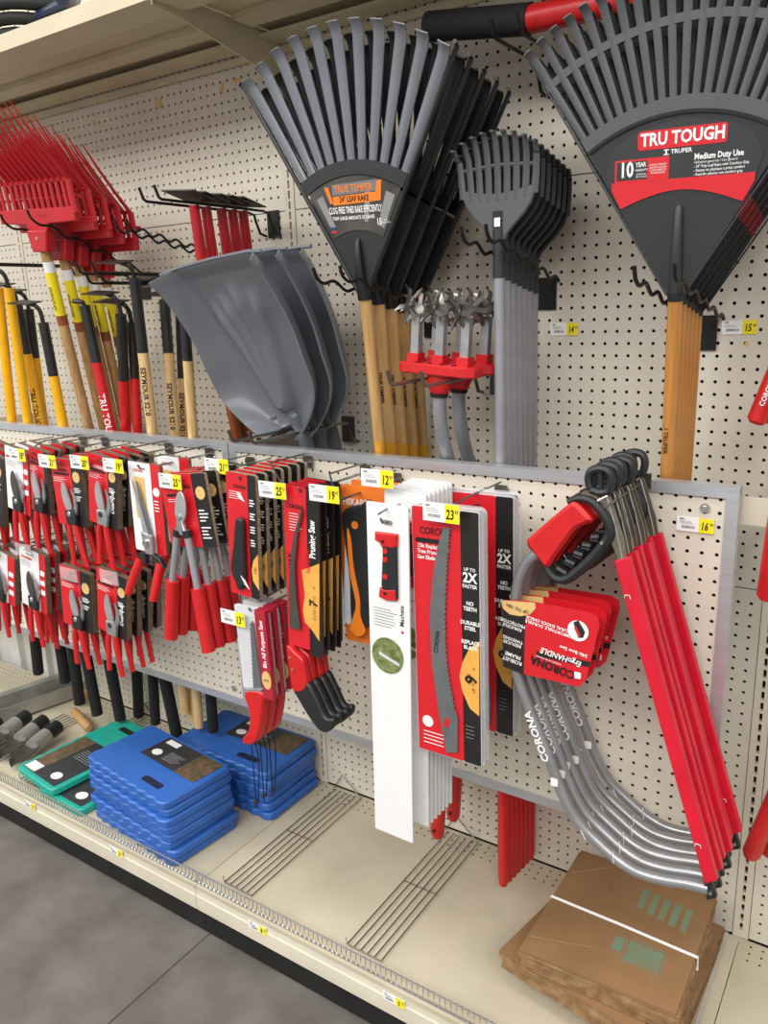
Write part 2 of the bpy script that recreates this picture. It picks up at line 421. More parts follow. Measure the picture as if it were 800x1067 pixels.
# ================================================================ hooks on the back wall
def wavy(p0, p1, amp, waves, r, b, up=.02):
    pts = []; n = waves*8
    for k in range(n+1):
        t = k/n; q = Vector(p0).lerp(Vector(p1), t); pts.append((q.x, q.y, q.z+amp*math.sin(t*waves*2*math.pi)))
    q = Vector(p1); pts += [(q.x, q.y-.006, q.z+up*.5), (q.x, q.y-.009, q.z+up)]
    b.tube(pts, r, 6)
def straight(p0, p1, r, b, up=.02):
    q = Vector(p1); b.tube([p0, p1, (q.x, q.y-.008, q.z+.004), (q.x, q.y-.018, q.z+up)], r, 6)
def wall_hook(x, z, gap, length, label, kind='wavy', m='hook_black', drop=.0, plate=(.04,.06), r=.0035):
    h = thing('wall_hook', label, 'hook', (x, -.001, z), 'double prong wall hooks')
    MB().bx(x-plate[0]/2, x+plate[0]/2, -.006, -.001, z-drop-plate[1], z-drop+.008).build('back_plate', 'plate_grey' if m != 'hook_black' else 'hook_black', h)
    for s_ in (-1, 1):
        b = MB(); p0 = (x+s_*gap/2, -.004, z-drop); p1 = (x+s_*gap/2, -length, z)
        if kind == 'wavy': wavy(p0, p1, .006, 5, r, b)
        else:
            b.tube([(x+s_*gap/2, -.007, z-.055), (x+s_*gap/2, -.03, z-.05), (x+s_*gap/2, -.045, z-.02), (x+s_*gap/2, -.05, z-.004), (x+s_*gap/2, -.07, z)], r, 6)
            straight((x+s_*gap/2, -.068, z), p1, r, b, .028)
        b.build('prong', m, h)
    return h
# ================================================================ leaf rakes
def sector(a0, a1, r0, r1, n=10):
    return [(r1*math.sin(a0+(a1-a0)*k/n), r1*math.cos(a0+(a1-a0)*k/n)) for k in range(n+1)] + \
           [(r0*math.sin(a1-(a1-a0)*k/n), r0*math.cos(a1-(a1-a0)*k/n)) for k in range(n+1)]
def curved(poly_u, y0, y1): pass
def tine(a, r0, r1, w0, w1, hook, th, flare=0.0, ch=0.004):
    """one channel shaped tine running up the fan at angle a, its tip bent forward (towards -y)"""
    d = Vector((math.sin(a), 0, math.cos(a))); s_ = Vector((math.cos(a), 0, -math.sin(a))); G = []
    for t, y in ((0,0),(.3,-.001),(.6,-.003),(.88,-.006),(.95,-.012),(1.0,-.022 if hook else -.012)):
        r = r0+(r1-r0)*t - (.004 if t == 1 else 0); w_ = w0+(w1-w0)*t
        G.append([tuple(d*r + s_*(w_*u) + Vector((0, y*hook - (ch if abs(u) < .3 else 0), 0))) for u in (-.5, -.42, -.2, .2, .42, .5)])
    return MB().surf(G, -th)
def true_temper(front):
    r = thing('leaf_rake', 'x', 'rake')
    ha = math.radians(31); R0, R1 = .265, .515
    pl = MB().prism([(-.012, -.012), (.012, -.012)] + [(q*math.sin(a), q*math.cos(a)) for q, a in [(.235, ha)]] + [(.235*math.sin(ha*(1-k/8)), .235*math.cos(ha*(1-k/8))) for k in range(1, 17)], -.004, .002)
    TM = 'rake_graphite' if front else 'rake_black'; fan = pl.build2('fan_plate', 'rake_charcoal', r)  # rear rakes turn black: shade within the stack put into the colour
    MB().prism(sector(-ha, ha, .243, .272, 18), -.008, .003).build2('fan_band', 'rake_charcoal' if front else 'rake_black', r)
    for s_ in (-1, 1):
        MB().tube([(s_*.014, -.004, .0), (s_*.515*math.sin(ha), -.006, .515*math.cos(ha)), (s_*.52*math.sin(ha), -.02, .522*math.cos(ha))], .005, 6).build2('edge_rib', 'rake_black', r)
    n = 11
    for k in range(n):
        a = -ha*.93+2*ha*.93*k/(n-1)
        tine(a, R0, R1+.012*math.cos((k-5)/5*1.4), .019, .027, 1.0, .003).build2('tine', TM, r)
    if front:
        lab = MB().prism(sector(-ha*.96, ha*.96, .132, .241, 14), -.0056, -.0042).build2('label', 'label_dark', r)
        for a0, a1 in ((-27, -22), (8, 12), (22, 28)):
            MB().prism(sector(math.radians(a0), math.radians(a1), .15, .222, 4), -.0062, -.0056).build2('leaf_print', 'print_grey', lab)
        for z_, h_, m_ in ((.215, .022, 'rake_graphite'), (.193, .018, 'orange')):
            MB().prism([(-.056, z_-h_/2), (.062, z_-h_/2+.004), (.062, z_+h_/2+.004), (-.056, z_+h_/2)], -.0063, -.0057).build2('print', m_, lab)
        for s_ in (-1, 1): MB().prism([(s_*.058-.006, .188), (s_*.062+.006, .188), (s_*.07+.004, .228-.006*(s_<0)), (s_*.07-.007, .228-.006*(s_<0))], -.0065, -.0059).build2('print', 'orange', lab)
        text('TRUE TEMPER', .020, 'orange', lab, (.0, -.0066, .216), bold=.02, sx=.8)
        text('24" LEAF RAKE', .016, 'print_black', lab, (.0, -.0066, .195), bold=.02, sx=.75)
        text('CLOG FREE TINES RAKE EFFICIENTLY', .019, 'print_white', lab, (.0, -.0066, .173), bold=.02, sx=.44)
        text('TRAP LARGE AMOUNTS OF LEAVES', .010, 'print_white', lab, (-.006, -.0066, .157), bold=.02, sx=.7)
        text('15', .018, 'print_white', lab, (.060, -.0066, .146), bold=.02, sx=.8)
        text('YEAR\nWARRANTY', .0045, 'print_white', lab, (.076, -.0066, .146))
        MB().prism([(-.07, .132), (-.055, .132), (-.055, .14), (-.07, .14)], -.0063, -.0058).build2('print', 'print_blue', lab)
        MB().prism([(-.07, .127), (-.055, .127), (-.055, .132), (-.07, .132)], -.0063, -.0058).build2('print', 'print_red', lab)
    MB().tube([(0, -.004, .115), (0, -.010, .10), (0, -.012, .04), (0, -.002, -.004)], [.003, .007, .011, .0155], 10).build2('socket', 'rake_black', r)
    MB().tube([(0, 0, .0), (0, 0, -.016)], [.0165, .016], 12).build2('collar', 'rake_black', r)
    MB().tube([(0, 0, -.014), (0, 0, -.33)], .0135, 12).build2('handle', 'wood_ash', r)
    if not front: text('TRUE TEMPER', .013, 'print_black', [c for c in r.children if c.name.startswith('handle')][0], (-.004, -.0135, -.20), rot=-math.pi/2, bold=.03, sx=.9)
    MB().tube([(0, 0, -.33), (0, 0, -.40)], .0139, 12).build2('dipped_end', 'yellow_dip', r)
    scale_head(r, .945)
    return r
def scale_head(r, K, skip=('handle', 'dipped_end', 'collar', 'shaft', 'grip')):
    for ch in r.children_recursive:
        if ch.name.split('.')[0] in skip: continue
        if ch.parent != r and ch.parent.name.split('.')[0] in skip: continue
        if ch.get('scaled'): continue
        for v in ch.data.vertices: v.co *= K
def place_rake_stack(mk, neck, n, dy, tilt, lean, labels, group):
    first = mk(True); first.location = neck; first.rotation_euler = (tilt, lean, 0); first['label'] = labels(0); first['group'] = group
    if n < 2: return
    sec = mk(False)
    for k in range(1, n):
        loc = Vector(neck)+Vector((0, dy*k, -.19*dy*k)); t = tilt*(1-.25*k/n) if tilt > .09 else tilt
        if k == 1: o = sec; o.location = loc
        else: o = dup(sec, (0, 0, 0)); o.location = loc
        o.rotation_euler = (t, lean, 0); o['label'] = labels(k); o['group'] = group
nk = WY(380, 304, -.28)
place_rake_stack(true_temper, nk, 5, .05, math.radians(9), math.radians(2),
    lambda k: ['graphite leaf rake with orange lettered label and ash handle, frontmost of its hook', 'second leaf rake behind the orange lettered one', 'third leaf rake behind the orange lettered one', 'fourth leaf rake behind the orange lettered one', 'rearmost leaf rake behind the orange lettered one'][k], 'leaf rakes with ash handles')
wall_hook(nk.x, nk.z+.028, .066, .40, 'black wavy double hook carrying the ash handled leaf rakes', drop=.076)
def tru_tough(front):
    r = thing('leaf_rake', 'x', 'rake')
    ha = math.radians(34); R0 = .312; n = 21
    MB().prism([(-.014, -.012), (.014, -.012)] + [(R0*math.sin(ha*(1-k/10)), R0*math.cos(ha*(1-k/10))) for k in range(0, 21)], -.004, .002).build2('fan_plate', 'rake_charcoal', r)
    MB().prism(sector(-ha, ha, R0-.006, R0+.0, 20), -.008, .003).build2('fan_ridge', 'rake_black', r)
    TM = 'rake_grey' if front else 'rake_charcoal'; MB().prism(sector(-ha, ha, R0, R0+.024, 20), -.006, .003).build2('fan_band', TM, r)  # darker grey on the rear rakes paints in the shade of the stack
    MB().prism(sector(-ha, ha, .448, .462, 24), -.0075, .001).build2('tine_band', TM, r)
    for k in range(n):
        a = -ha*.97+2*ha*.97*k/(n-1)
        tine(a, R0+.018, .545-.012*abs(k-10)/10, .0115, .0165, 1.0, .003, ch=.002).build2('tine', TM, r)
    for s_ in (-1, 1): MB().tube([(s_*.016, -.003, -.01), (s_*.53*math.sin(ha), -.004, .53*math.cos(ha))], .002, 6).build2('edge_rib', 'rake_charcoal', r)
    if front:
        P = [(-.125,.128),(-.105,.108)]; P = [(-.098,.118),(-.117,.148),(-.105,.195),(-.07,.213),(.02,.232),(.095,.205),(.118,.165),(.098,.118)]
        arc = [(.098-.196*k/12, .118+.024*math.sin(math.pi*k/12)) for k in range(13)]
        lab = MB().prism([(.118,.165),(.105,.195),(.07,.215),(0,.228),(-.075,.213),(-.108,.192),(-.12,.15),(-.108,.128),(.108,.128)], -.0056, -.0042).build2('label', 'label_charcoal', r)
        MB().prism([(-.109,.128)]+[(-.109+.218*k/10, .140) for k in range(0, 11)]+[(.109,.128),(.094,.099)]+[(.094-.188*k/12, .099+.024*math.sin(math.pi*k/12)) for k in range(1, 13)], -.006, -.0052).build2('print', 'print_red', lab)
        MB().prism(rrect(-.068, .066, .186, .214, .005), -.0062, -.0057).build2('print', 'print_red', lab)
        text('TRU TOUGH', .026, 'print_white', lab, (0, -.0066, .2), bold=.03, sx=.84)
        text('TRUPER', .009, 'print_white', lab, (.0, -.0066, .180), bold=.02); MB().bx(-.027, -.019, -.0066, -.006, .1828, .1842).bx(-.027, -.019, -.0066, -.006, .1758, .1772).bx(-.0242, -.0218, -.0066, -.006, .1765, .1835).build2('emblem', 'print_white', lab)
        MB().prism(rrect(-.104, -.018, .14, .174, .002), -.0062, -.0057).build2('print', 'print_red', lab)
        MB().prism(rrect(-.101, -.052, .143, .171, .001), -.0065, -.006).build2('print', 'label_charcoal', lab)
        text('10', .032, 'print_white', lab, (-.085, -.0068, .158), bold=.03, sx=.72)
        text('YEAR', .010, 'print_white', lab, (-.062, -.0068, .165), bold=.02, sx=.7)
        text('WARRANTY', .005, 'print_white', lab, (-.061, -.0068, .157), bold=.01, sx=.7)
        text('GARANTIA\nDE 10 ANOS', .004, 'print_white', lab, (-.061, -.0068, .149), sx=.8)
        text('LIMITED WARRANTY\nGARANTIA LIMITADA\nCONTRA DEFECTOS\nDE FABRICACION', .004, 'print_white', lab, (-.035, -.0068, .157), sx=.7)
        text('Medium Duty Use', .012, 'print_white', lab, (.020, -.0066, .169), bold=.03, sx=.8, align='LEFT')
        text('Utilisation generale / Uso general', .0055, 'print_white', lab, (.020, -.0066, .161), align='LEFT', sx=.85)
        text('- 24" Poly Leaf Rake with Comfort Grip\n- Rateau en plastique a prise comfort\n- Rastrillo plastico con comfort grip', .0058, 'print_white', lab, (.020, -.0066, .149), align='LEFT', bold=.01, sx=.85)
        for o_ in [lab]+list(lab.children):
            for v in o_.data.vertices: v.co.x *= 1.16; v.co.z = v.co.z*1.14+.040
    else:
        MB().prism([(.10,.135),(.118,.165),(.110,.185),(.088,.14)], -.0056, -.0042).build2('label', 'print_red', r)
    MB().tube([(0, -.003, .152), (0, -.005, .146), (0, -.005, .05), (0, -.001, -.008)], [.005, .008, .0115, .0135], 12).build2('socket', 'rake_charcoal', r)
    MB().tube([(0, 0, -.004), (0, 0, -.018)], [.0138, .0138], 12).build2('collar', 'rake_black', r)
    MB().tube([(0, 0, -.014), (0, 0, -.45)], .0128, 12).build2('handle', 'wood_honey', r)
    if front: text('I TRUPER', .011, 'print_black', [c for c in r.children if c.name.startswith('handle')][0], (-.003, -.0132, -.265), rot=-math.pi/2, bold=.01, sx=1.1)
    scale_head(r, .88)
    return r
nk2 = WY(704, 302, -.272)
place_rake_stack(tru_tough, nk2, 6, .030, math.radians(8.5), math.radians(1.6),
    lambda k: ['large charcoal leaf rake with red labelled fan and honey wood handle', 'second charcoal leaf rake behind the red labelled fan', 'third charcoal leaf rake behind the red labelled fan', 'fourth charcoal leaf rake behind the red labelled fan', 'fifth charcoal leaf rake behind the red labelled fan', 'rearmost charcoal leaf rake behind the red labelled fan'][k], 'charcoal leaf rakes with honey handles')
wall_hook(.003, nk2.z+.018, .062, .385, 'black wavy double hook carrying the red labelled leaf rakes', drop=.075)
# ---- shrub rakes
def shrub_rake(front):
    r = thing('shrub_rake', 'x', 'rake')
    wd = lambda z: .0
    prof = [(0,.014),(.012,.020),(.028,.036),(.045,.054),(.062,.067),(.08,.075),(.095,.079)]
    poly = [(x, z) for z, x in prof] + [(.078-.156*k/8, .095+.004*0 - .012*math.sin(math.pi*k/8)) for k in range(1, 8)] + [(-x, z) for z, x in prof[::-1]]
    body = poly[:]; hole = None
    SM_ = 'rake_grey' if front else 'rake_charcoal'; MB().prism(poly, -.006, .004, .002).build2('head_plate', SM_, r)  # rear heads darkened, shade behind the first rake is in the colour
    MB().bx(-.010, .010, -.0075, -.005, .022, .052).build2('socket_window', 'rake_black', r); MB().bx(-.006, .006, -.009, -.0072, .024, .040).build2('rivet_plate', 'tag_white', r)
    n = 9
    for k in range(n):
        x = -.074+.148*k/(n-1); top = .196-.025*(x/.074)**2; x1 = x*1.12
        G = []
        for t, y, z in ((0, -.001, .078-.008*(1-(x/.074)**2)), (.3, -.001, .112), (.55, -.004, .145), (.8, -.010, top-.022), (.93, -.019, top-.006), (1, -.031, top-.006)):
            xx = x+(x1-x)*t; w_ = .0105*(1-.35*t); G.append([(xx-w_/2, y, z), (xx, y-.0025, z), (xx+w_/2, y, z)])
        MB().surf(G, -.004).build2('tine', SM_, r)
    MB().tube([(-.082, -.003, .128), (0, -.004, .133), (.082, -.003, .128)], .0035, 6).build2('cross_bar', SM_, r)
    MB().tube([(0, 0, .02), (0, 0, -.07)], [.0125, .0128], 12).build2('socket', 'rake_charcoal', r)
    MB().tube([(0, 0, -.068), (0, .0, -1.28)], .0115, 12).build2('shaft', 'shaft_grey', r)
    g = MB().tube([(0, 0, -1.14), (0, 0, -1.49), (0, 0, -1.51)], [.0128, .0128, .010], 12).build2('grip', 'red_grip', r)
    return r
nk3 = WY(520, 250, -.247)
place_rake_stack(shrub_rake, nk3, 7, .027, math.radians(2.5), math.radians(.6),
    lambda k: 'grey shrub rake with tubular grey shaft, ' + ['frontmost on its wall hook', 'second from the front', 'third from the front', 'fourth from the front', 'fifth from the front', 'sixth from the front', 'nearest the wall'][k], 'small shrub rakes')
wall_hook(nk3.x, nk3.z+.0, .05, .345, 'black wavy double hook carrying the small shrub rakes', drop=.075)
# ================================================================ snow shovels
def snow_shovel():
    r = thing('snow_shovel', 'x', 'shovel'); n, m = 60, 34; G = []
    L = .43
    for j in range(m+1):
        t = j/m; z = L*t
        hw = (.163+.012*t) if t > .34 else (.163+.012*t)*(.2+.8*math.sin(math.pi/2*min(1, (t+.02)/.36))**.75)
        row = []
        for i in range(n+1):
            u = -1+2*i/n; x = u*hw
            rim = -.055*max(0, (abs(u)-.72)/.28)**1.6                      # side walls turn forward
            scoop = -.075*(1-t)**2.4*(.35+.65*abs(u)**2) - .06*max(0, (t-.55)/.45)**1.6*.5
            rib = 0
            for c, s_ in ((0.0, .10), (-.36, .10), (.36, .10), (-.68, .08)):
                cc = c*(t*.9+.12)
                rib -= .019*math.exp(-((u-cc)/s_)**2)*min(1, max(0, (.86-t-abs(c)*.12)/.12))*min(1, max(0, (t-.05)/.1))
            if t > .95: rib -= .004
            row.append((x, rim*min(1, .55+t)+scoop+rib, z))
        G.append(row)
    MB().surf(G, -.0045).build2('blade', 'shovel_grey', r)
    MB().tube([(-.172, -.05, L), (-.12, -.036, L+.002), (0, -.034, L+.004), (.12, -.036, L+.002), (.172, -.05, L)], .004, 6).build2('wear_edge', 'shovel_grey', r)
    MB().tube(spl([(0, -.012, .22), (0, -.022, .12), (0, -.03, .02), (0, -.036, -.05), (0, -.062, -.14)], 4), lerpl([.006, .013, .017, .018, .018], 4), 12).build2('socket', 'shovel_grey', r)
    for s_ in (-1, 1):
        MB().tube([(s_*.035, -.07, .04), (s_*.035, -.055, .04)], [.006, .006], 8).build2('bolt', 'steel_cast', r)
    MB().tube([(0, -.058, -.13), (0, -.15, -.36)], .016, 12).build2('handle', 'wood_stain', r)
    return r
sp0 = WY(318, 434, -.188)
sp = snow_shovel(); sp.location = sp0; sp.rotation_euler = (math.radians(27), math.radians(-5), math.radians(-5))
tag(sp, 'grey plastic snow shovel with scooped ribbed blade, frontmost of three', 'shovel', 'grey snow shovels')
for k in (1, 2):
    o = dup(sp, (.0, .060*k, -.004*k), ['middle grey snow shovel of the three on the low hook', 'rear grey snow shovel nearest the ash rake handles'][k-1]); o.rotation_euler = (math.radians(27-3*k), math.radians(-5), math.radians(-5))
wall_hook(-.895, H-.125-.045, .062, .40, 'bare steel double hook under the grey snow shovels', 'straight', 'wire_steel', r=.0042)
# ================================================================ hand tillers with star wheels
def tiller():
    r = thing('hand_tiller', 'x', 'tiller')
    # origin at the middle of the red foot bar
    bar = [(-.088, .012), (-.088, -.006), (-.07, -.016), (.07, -.016), (.088, -.006), (.088, .012), (.07, .018), (-.07, .018)]
    MB().slab([(x, y) for x, y in ((-.088,-.02),(-.07,-.034),(.07,-.034),(.088,-.02),(.088,.012),(.07,.022),(-.07,.022),(-.088,.012))], -.012, .010, .003).build2('foot_bar', 'red_grip', r)
    for k in range(4): MB().bx(-.052+.028*k, -.042+.028*k, -.03, .012, .010, .0135).build2('tread_ridge', 'red_dark_card', r)
    MB().tube([(0, 0, -.008), (0, 0, -.03), (0, 0, -.052)], [.03, .029, .019], 12, flat=.8).build2('hub_collar', 'red_grip', r)
    MB().tube([(0, 0, -.05), (0, 0, -.058)], [.0195, .0185], 12).build2('collar_ring', 'rubber_black', r)
    pts = spl([(0, 0, -.055), (0, .006, -.10), (.0, .03, -.16), (.0, .058, -.21), (0, .085, -.30), (0, .10, -.9)], 5)
    MB().tube(pts, .0145, 12).build2('shaft', 'shaft_grey', r)
    MB().tube([(0, .098, -.78), (0, .103, -1.20), (0, .103, -1.215)], [.0185, .0185, .012], 12).build2('grip', 'red_grip', r)
    MB().tube([(0, .083, -1.185), (0, .086, -1.185)], [.005, .005], 8).build2('hang_hole', 'rubber_black', r)
    # three stalks, each with one or two star wheels
    for k, x in enumerate((-.058, 0, .058)):
        MB().bx(x-.009, x+.009, -.012, .004, .008, .105).build2('stalk', 'steel_cast', r)
        MB().bx(x-.013, x+.013, -.018, .01, .01, .028).build2('stalk_foot', 'red_grip', r)
        for e, (yy, ph) in enumerate(((-.022, 10+17*k), (.018, 40+23*k))):
            st = MB(); cz = .118
            for q in range(8):
                a = math.radians(ph+360*q/8); d = Vector((math.cos(a), 0, math.sin(a))); pr = Vector((-math.sin(a), 0, math.cos(a)))
                tw = .012*(1 if q % 2 else -1)
                p0 = Vector((x, yy, cz))+d*.008; p1 = p0+d*.024+Vector((0, tw*.4, 0)); p2 = p0+d*.033+Vector((0, tw, 0))+pr*.008
                vs = []
                for p_, w_, h_ in ((p0, .0042, .0022), (p1, .0045, .0022), (p2, .001, .001)):
                    for sx_, sy_ in ((-1,-1),(1,-1),(1,1),(-1,1)): vs.append(p_+pr*(w_*sx_)+Vector((0, h_*sy_, 0)))
                fs = [(i*4+c, i*4+(c+1) % 4, (i+1)*4+(c+1) % 4, (i+1)*4+c) for i in range(2) for c in range(4)] + [(8,9,10,11)]
                st.add(vs, fs)
            st.tube([(x, yy-.006, cz), (x, yy+.006, cz)], .010, 10)
            Mz = Matrix.Rotation(math.radians(28 if e else -34), 3, 'Z') @ Matrix.Rotation(math.radians(12*(k-1)), 3, 'X'); c0 = Vector((x, 0, cz))
            st.v = [tuple(c0+Mz @ (Vector(v_)-c0)) for v_ in st.v]
            st.build2('star_wheel', 'wire_steel', r)
    return r
tl0 = WY(459, 384, -.272)
tl = tiller(); tl.location = tl0; tl.rotation_euler = (0, .075, 0)
tag(tl, 'hand tiller with red foot bar and star wheels, front one on its hook', 'tiller', 'star wheel hand tillers')
dup(tl, (0, .085, 0), 'second hand tiller right behind the front star wheel tiller')
wall_hook(tl0.x, tl0.z-.022, .076, .395, 'bare steel double hook under the star wheel tillers', 'straight', 'wire_steel', r=.0042)
# ================================================================ long poles (hoes, cultivators) behind the framed panel
def pole_parts(r, top, bot, segs, rad, n=12):
    """segs: (t0, t1, name, material, radius factor)"""
    A, B = Vector(top), Vector(bot)
    for t0, t1, nm, m, k in segs:
        MB().tube([A.lerp(B, t0), A.lerp(B, t1)], rad*k, n).build(nm, m, r)
def hoe_blade(r, p, d, w, m='hoe_steel'):
    # flat blade lying on the prongs, its edge towards the aisle
    b = MB().box((p.x+d*.02, p.y-.01, p.z+.004), (.10, .05, .0035), Matrix.Rotation(math.radians(4), 3, 'Y') @ Matrix.Rotation(math.radians(w), 3, 'X'))
    b.build('blade', m, r)
HOE_DONE = []
HOE_Y = {5: (-0.252, -0.1525, 0.07), 0: (-0.252, -0.165, 0.02), 1: (-0.252, -0.165, 0.02), 2: (-0.196, -0.165, 0.07), 3: (-0.154, -0.165, 0.07), 4: (-0.252, -0.14, 0.07), 6: (-0.252, -0.0275, 0.02), 7: (-0.21, -0.1275, 0.02), 8: (-0.252, -0.165, 0.02), 9: (-0.14, -0.165, 0.165), 10: (-0.084, -0.14, 0.165), 11: (-0.252, -0.165, 0.165)}   # top depth, bottom depth, clearance over the deck
def hoe(label, top_px, Yt, bot_px, Yb, mats, rad=.0152, neck=.055, fr=None, grip=None, lettering=None, blade=True, group='long handled hoes'):
    Yt, Yb, zmin = HOE_Y.get(len(HOE_DONE), (Yt, Yb, .02)); HOE_DONE.append(1)
    A, B = WY(*top_px, Yt), WY(*bot_px, Yb)
    if B.z < ZD+zmin: B = A.lerp(B, (A.z-ZD-zmin)/(A.z-B.z))
    r = thing('garden_hoe', label, 'hoe', B, group)
    fer, sh = mats
    f = fr or .13
    segs = [(0, f, 'ferrule', fer, .98), (f*.97, 1.0, 'handle', sh, 1.0)]
    pole_parts(r, A, B, segs, rad)
    if grip: pole_parts(r, A, B, [(1-grip, 1.003, 'foam_grip', 'foam_black', 1.28)], rad)
    q = spl([A-Vector((0,0,.01)), A+Vector((0,-.004,neck*.5)), A+Vector((-.006,-.012,neck*.85)), A+Vector((-.022,-.02,neck))], 4)
    MB().tube(q, [.0065]*len(q), 8).build('gooseneck', 'ferrule_black', r)
    if blade: hoe_blade(r, A+Vector((-.03, -.01, neck)), -1, 10)
    if lettering:
        for (s_, t_, sz, m_) in lettering:
            P = A.lerp(B, t_); d = (B-A).normalized(); side = Vector((.45, -1, 0)).normalized()
            vs0 = text(s_, sz, m_, r, (0,0,0), rot=0, bold=.02)
            X = d if True else -d; Yv = (side.cross(d)).normalized()*-1
            c0 = P - Vector(r.location) + side*(rad*1.04)
            for v in vs0.data.vertices:
                x, z = v.co.x, v.co.z; an = z/rad
                nrm = side*math.cos(an) - Yv*math.sin(an)
                v.co = (P - Vector(r.location)) + X*x + nrm*(rad*1.07)
    return r
LET = [('TRU TOUGH', .235, .026, 'print_white')]
hoe('yellow shafted hoe at the left edge with black band', (-2, 300), -0.262, (40, 700), -0.120, ('yellow_shaft', 'yellow_shaft'), grip=.26, blade=False)
hoe('yellow shafted hoe with black collar beside the left edge', (9, 300), -0.262, (68, 709), -0.120, ('yellow_shaft', 'yellow_shaft'), grip=.26, blade=False)
hoe('yellow hoe with long black ferrule left of the leaning fork handle', (18, 316), -0.262, (104, 757), -0.140, ('ferrule_black', 'yellow_shaft'), fr=.115, grip=.26, lettering=[('TRU TOUGH', .235, .024, 'print_black')])
hoe('yellow hoe half hidden behind the long ferruled yellow one', (30, 322), -0.262, (83, 732), -0.120, ('ferrule_black', 'yellow_shaft'), fr=.115, grip=.26)
hoe('yellow hoe with short black ferrule between two sticker wrapped handles', (45, 336), -0.260, (129, 767), -0.130, ('ferrule_black', 'yellow_shaft'), fr=.12, grip=.26)
hoe('red hoe with lettered shaft and black ferrule leaning right', (88, 318), -0.262, (184, 765), -0.140, ('ferrule_black', 'red_grip'), fr=.12, grip=.27, lettering=LET, blade=False, neck=.012)
hoe('upright red hoe with black ferrule beside the lettered red one', (126, 328), -0.262, (145, 752), -0.120, ('ferrule_black', 'red_grip'), fr=.13, grip=.27)
hoe('thin red hoe behind the first pale wooden hoe', (137, 336), -0.240, (162, 752), -0.100, ('ferrule_black', 'red_grip'), fr=.12, rad=.0135, grip=.27)
SEY = [('SEYMOUR S210', .225, .020, 'print_black')]
hoe('pale wooden hoe with tall tapered black socket leaning over red hoes', (140, 290), -0.262, (193, 742), -0.120, ('ferrule_black', 'wood_seymour'), fr=.15, neck=.04, lettering=SEY)
hoe('pale wooden hoe with black socket, middle of the pale three', (171, 312), -0.250, (210, 790), -0.100, ('ferrule_black', 'wood_seymour'), fr=.115, lettering=SEY)
hoe('pale wooden hoe with low black socket right of the middle pale one', (188, 328), -0.250, (203, 770), -0.080, ('ferrule_black', 'wood_seymour'), fr=.145, lettering=SEY)
hoe('slim pale wooden hoe with black socket nearest the grey shovels', (192, 322), -0.190, (222, 760), -0.060, ('ferrule_black', 'wood_seymour'), fr=.105, rad=.0135, grip=.26)
for x, z, l, lab in ((-1.90, H+.275, .40, 'black straight double hook holding yellow hoes at the far left'), (-1.475, H+.205, .30, 'black straight double hook holding red hoes'), (-1.40, H+.225, .38, 'black straight double hook holding pale wooden hoes')):
    wall_hook(x, z, .06, l, lab, 'straight', 'hook_black')
# ================================================================ red forks at the upper left
def red_fork(sticker=True):
    r = thing('plastic_fork', 'x', 'fork'); W_ = .165; ph = math.radians(40)
    up = Vector((0, -math.sin(ph), math.cos(ph)))
    # back plate
    MB().prism([(-.035, -.03), (.035, -.03), (.05, -.004), (W_, .0), (W_, .035), (-W_, .035), (-W_, .0), (-.05, -.004)], -.012, .004, .002).build2('cross_plate', 'red_plastic', r)
    text('Truck', .018, 'red_dark_card', [c for c in r.children][0], (.03, -.0125, .018))
    nt = 14
    for k in range(nt):
        x = -W_+2*W_*k/(nt-1); end = k in (0, nt-1)
        MB().tube([(x, -.006, .02), (x, -.012, .075), (x, -.014, .10)], .0095 if end else .0062, 8, flat=.8).build2('riser', 'red_plastic', r)
        p0 = Vector((x, -.014, .098)); pts = [p0, p0+up*.07, p0+up*.15+Vector((0, .004, 0)), p0+up*.215+Vector((0, .012, .0))]
        MB().tube(pts, [.006, .0048, .0036, .0014], 6).build2('tine', 'red_plastic', r)
    MB().tube([(-W_, -.014, .10), (W_, -.014, .10)], .0055, 6).build2('cross_rod', 'red_plastic', r)
    MB().tube([(-W_, .012, .06), (W_, .012, .06)], .005, 6).build2('cross_rod', 'red_plastic', r)
    MB().prism([(-.03, -.075), (.03, -.075), (.045, -.02), (-.045, -.02)], -.018, .014, .003).build2('socket', 'red_plastic', r)
    MB().tube([(.0, -.02, -.04), (.0, -.018, -.04)], [.005, .005], 8).build2('rivet', 'chrome', r)
    MB().tube([(0, 0, -.06), (-.065, .10, -.62)], .0145, 12).build2('handle', 'wood_raw', r)
    if sticker:
        A, B = Vector((0, 0, -.06)), Vector((-.065, .10, -.62))
        MB().tube([A.lerp(B, .07), A.lerp(B, .12)], .0149, 12).build2('white_wrap', 'tag_white', r)
        st = MB().tube([A.lerp(B, .12), A.lerp(B, .33)], .0149, 12).build2('yellow_wrap', 'yellow_sticker', r)
        text('DURATUFF', .013, 'print_black', st, (.003, .0085, -.20), rot=-math.pi/2, bold=.02)
        for v in st.children[0].data.vertices: v.co.y += (-.20-v.co.z)*(.10/.56); v.co.x -= (-.06-v.co.z)*(.065/.56)
        MB().tube([A.lerp(B, .33), A.lerp(B, .38)], .0149, 12).build2('brown_wrap', 'wood_stain', r)
    return r
fk0 = WY(42, 232, -.335)
fk = red_fork(); fk.location = fk0; fk.rotation_euler = (math.radians(4), math.radians(3), 0)
tag(fk, 'red plastic pitch fork with long upright tines, nearest the aisle', 'fork', 'red plastic forks')
for k, dy in enumerate((.055, .10, .14, .185)):
    dup(fk, (0, dy, -.36*dy), ['second red plastic pitch fork behind the nearest one', 'third red plastic pitch fork in the row', 'fourth red plastic pitch fork in the row', 'red plastic pitch fork closest to the wall'][k])
wall_hook(fk0.x, fk0.z+.001, .12, .40, 'black wavy double hook carrying the red forks', drop=.144)
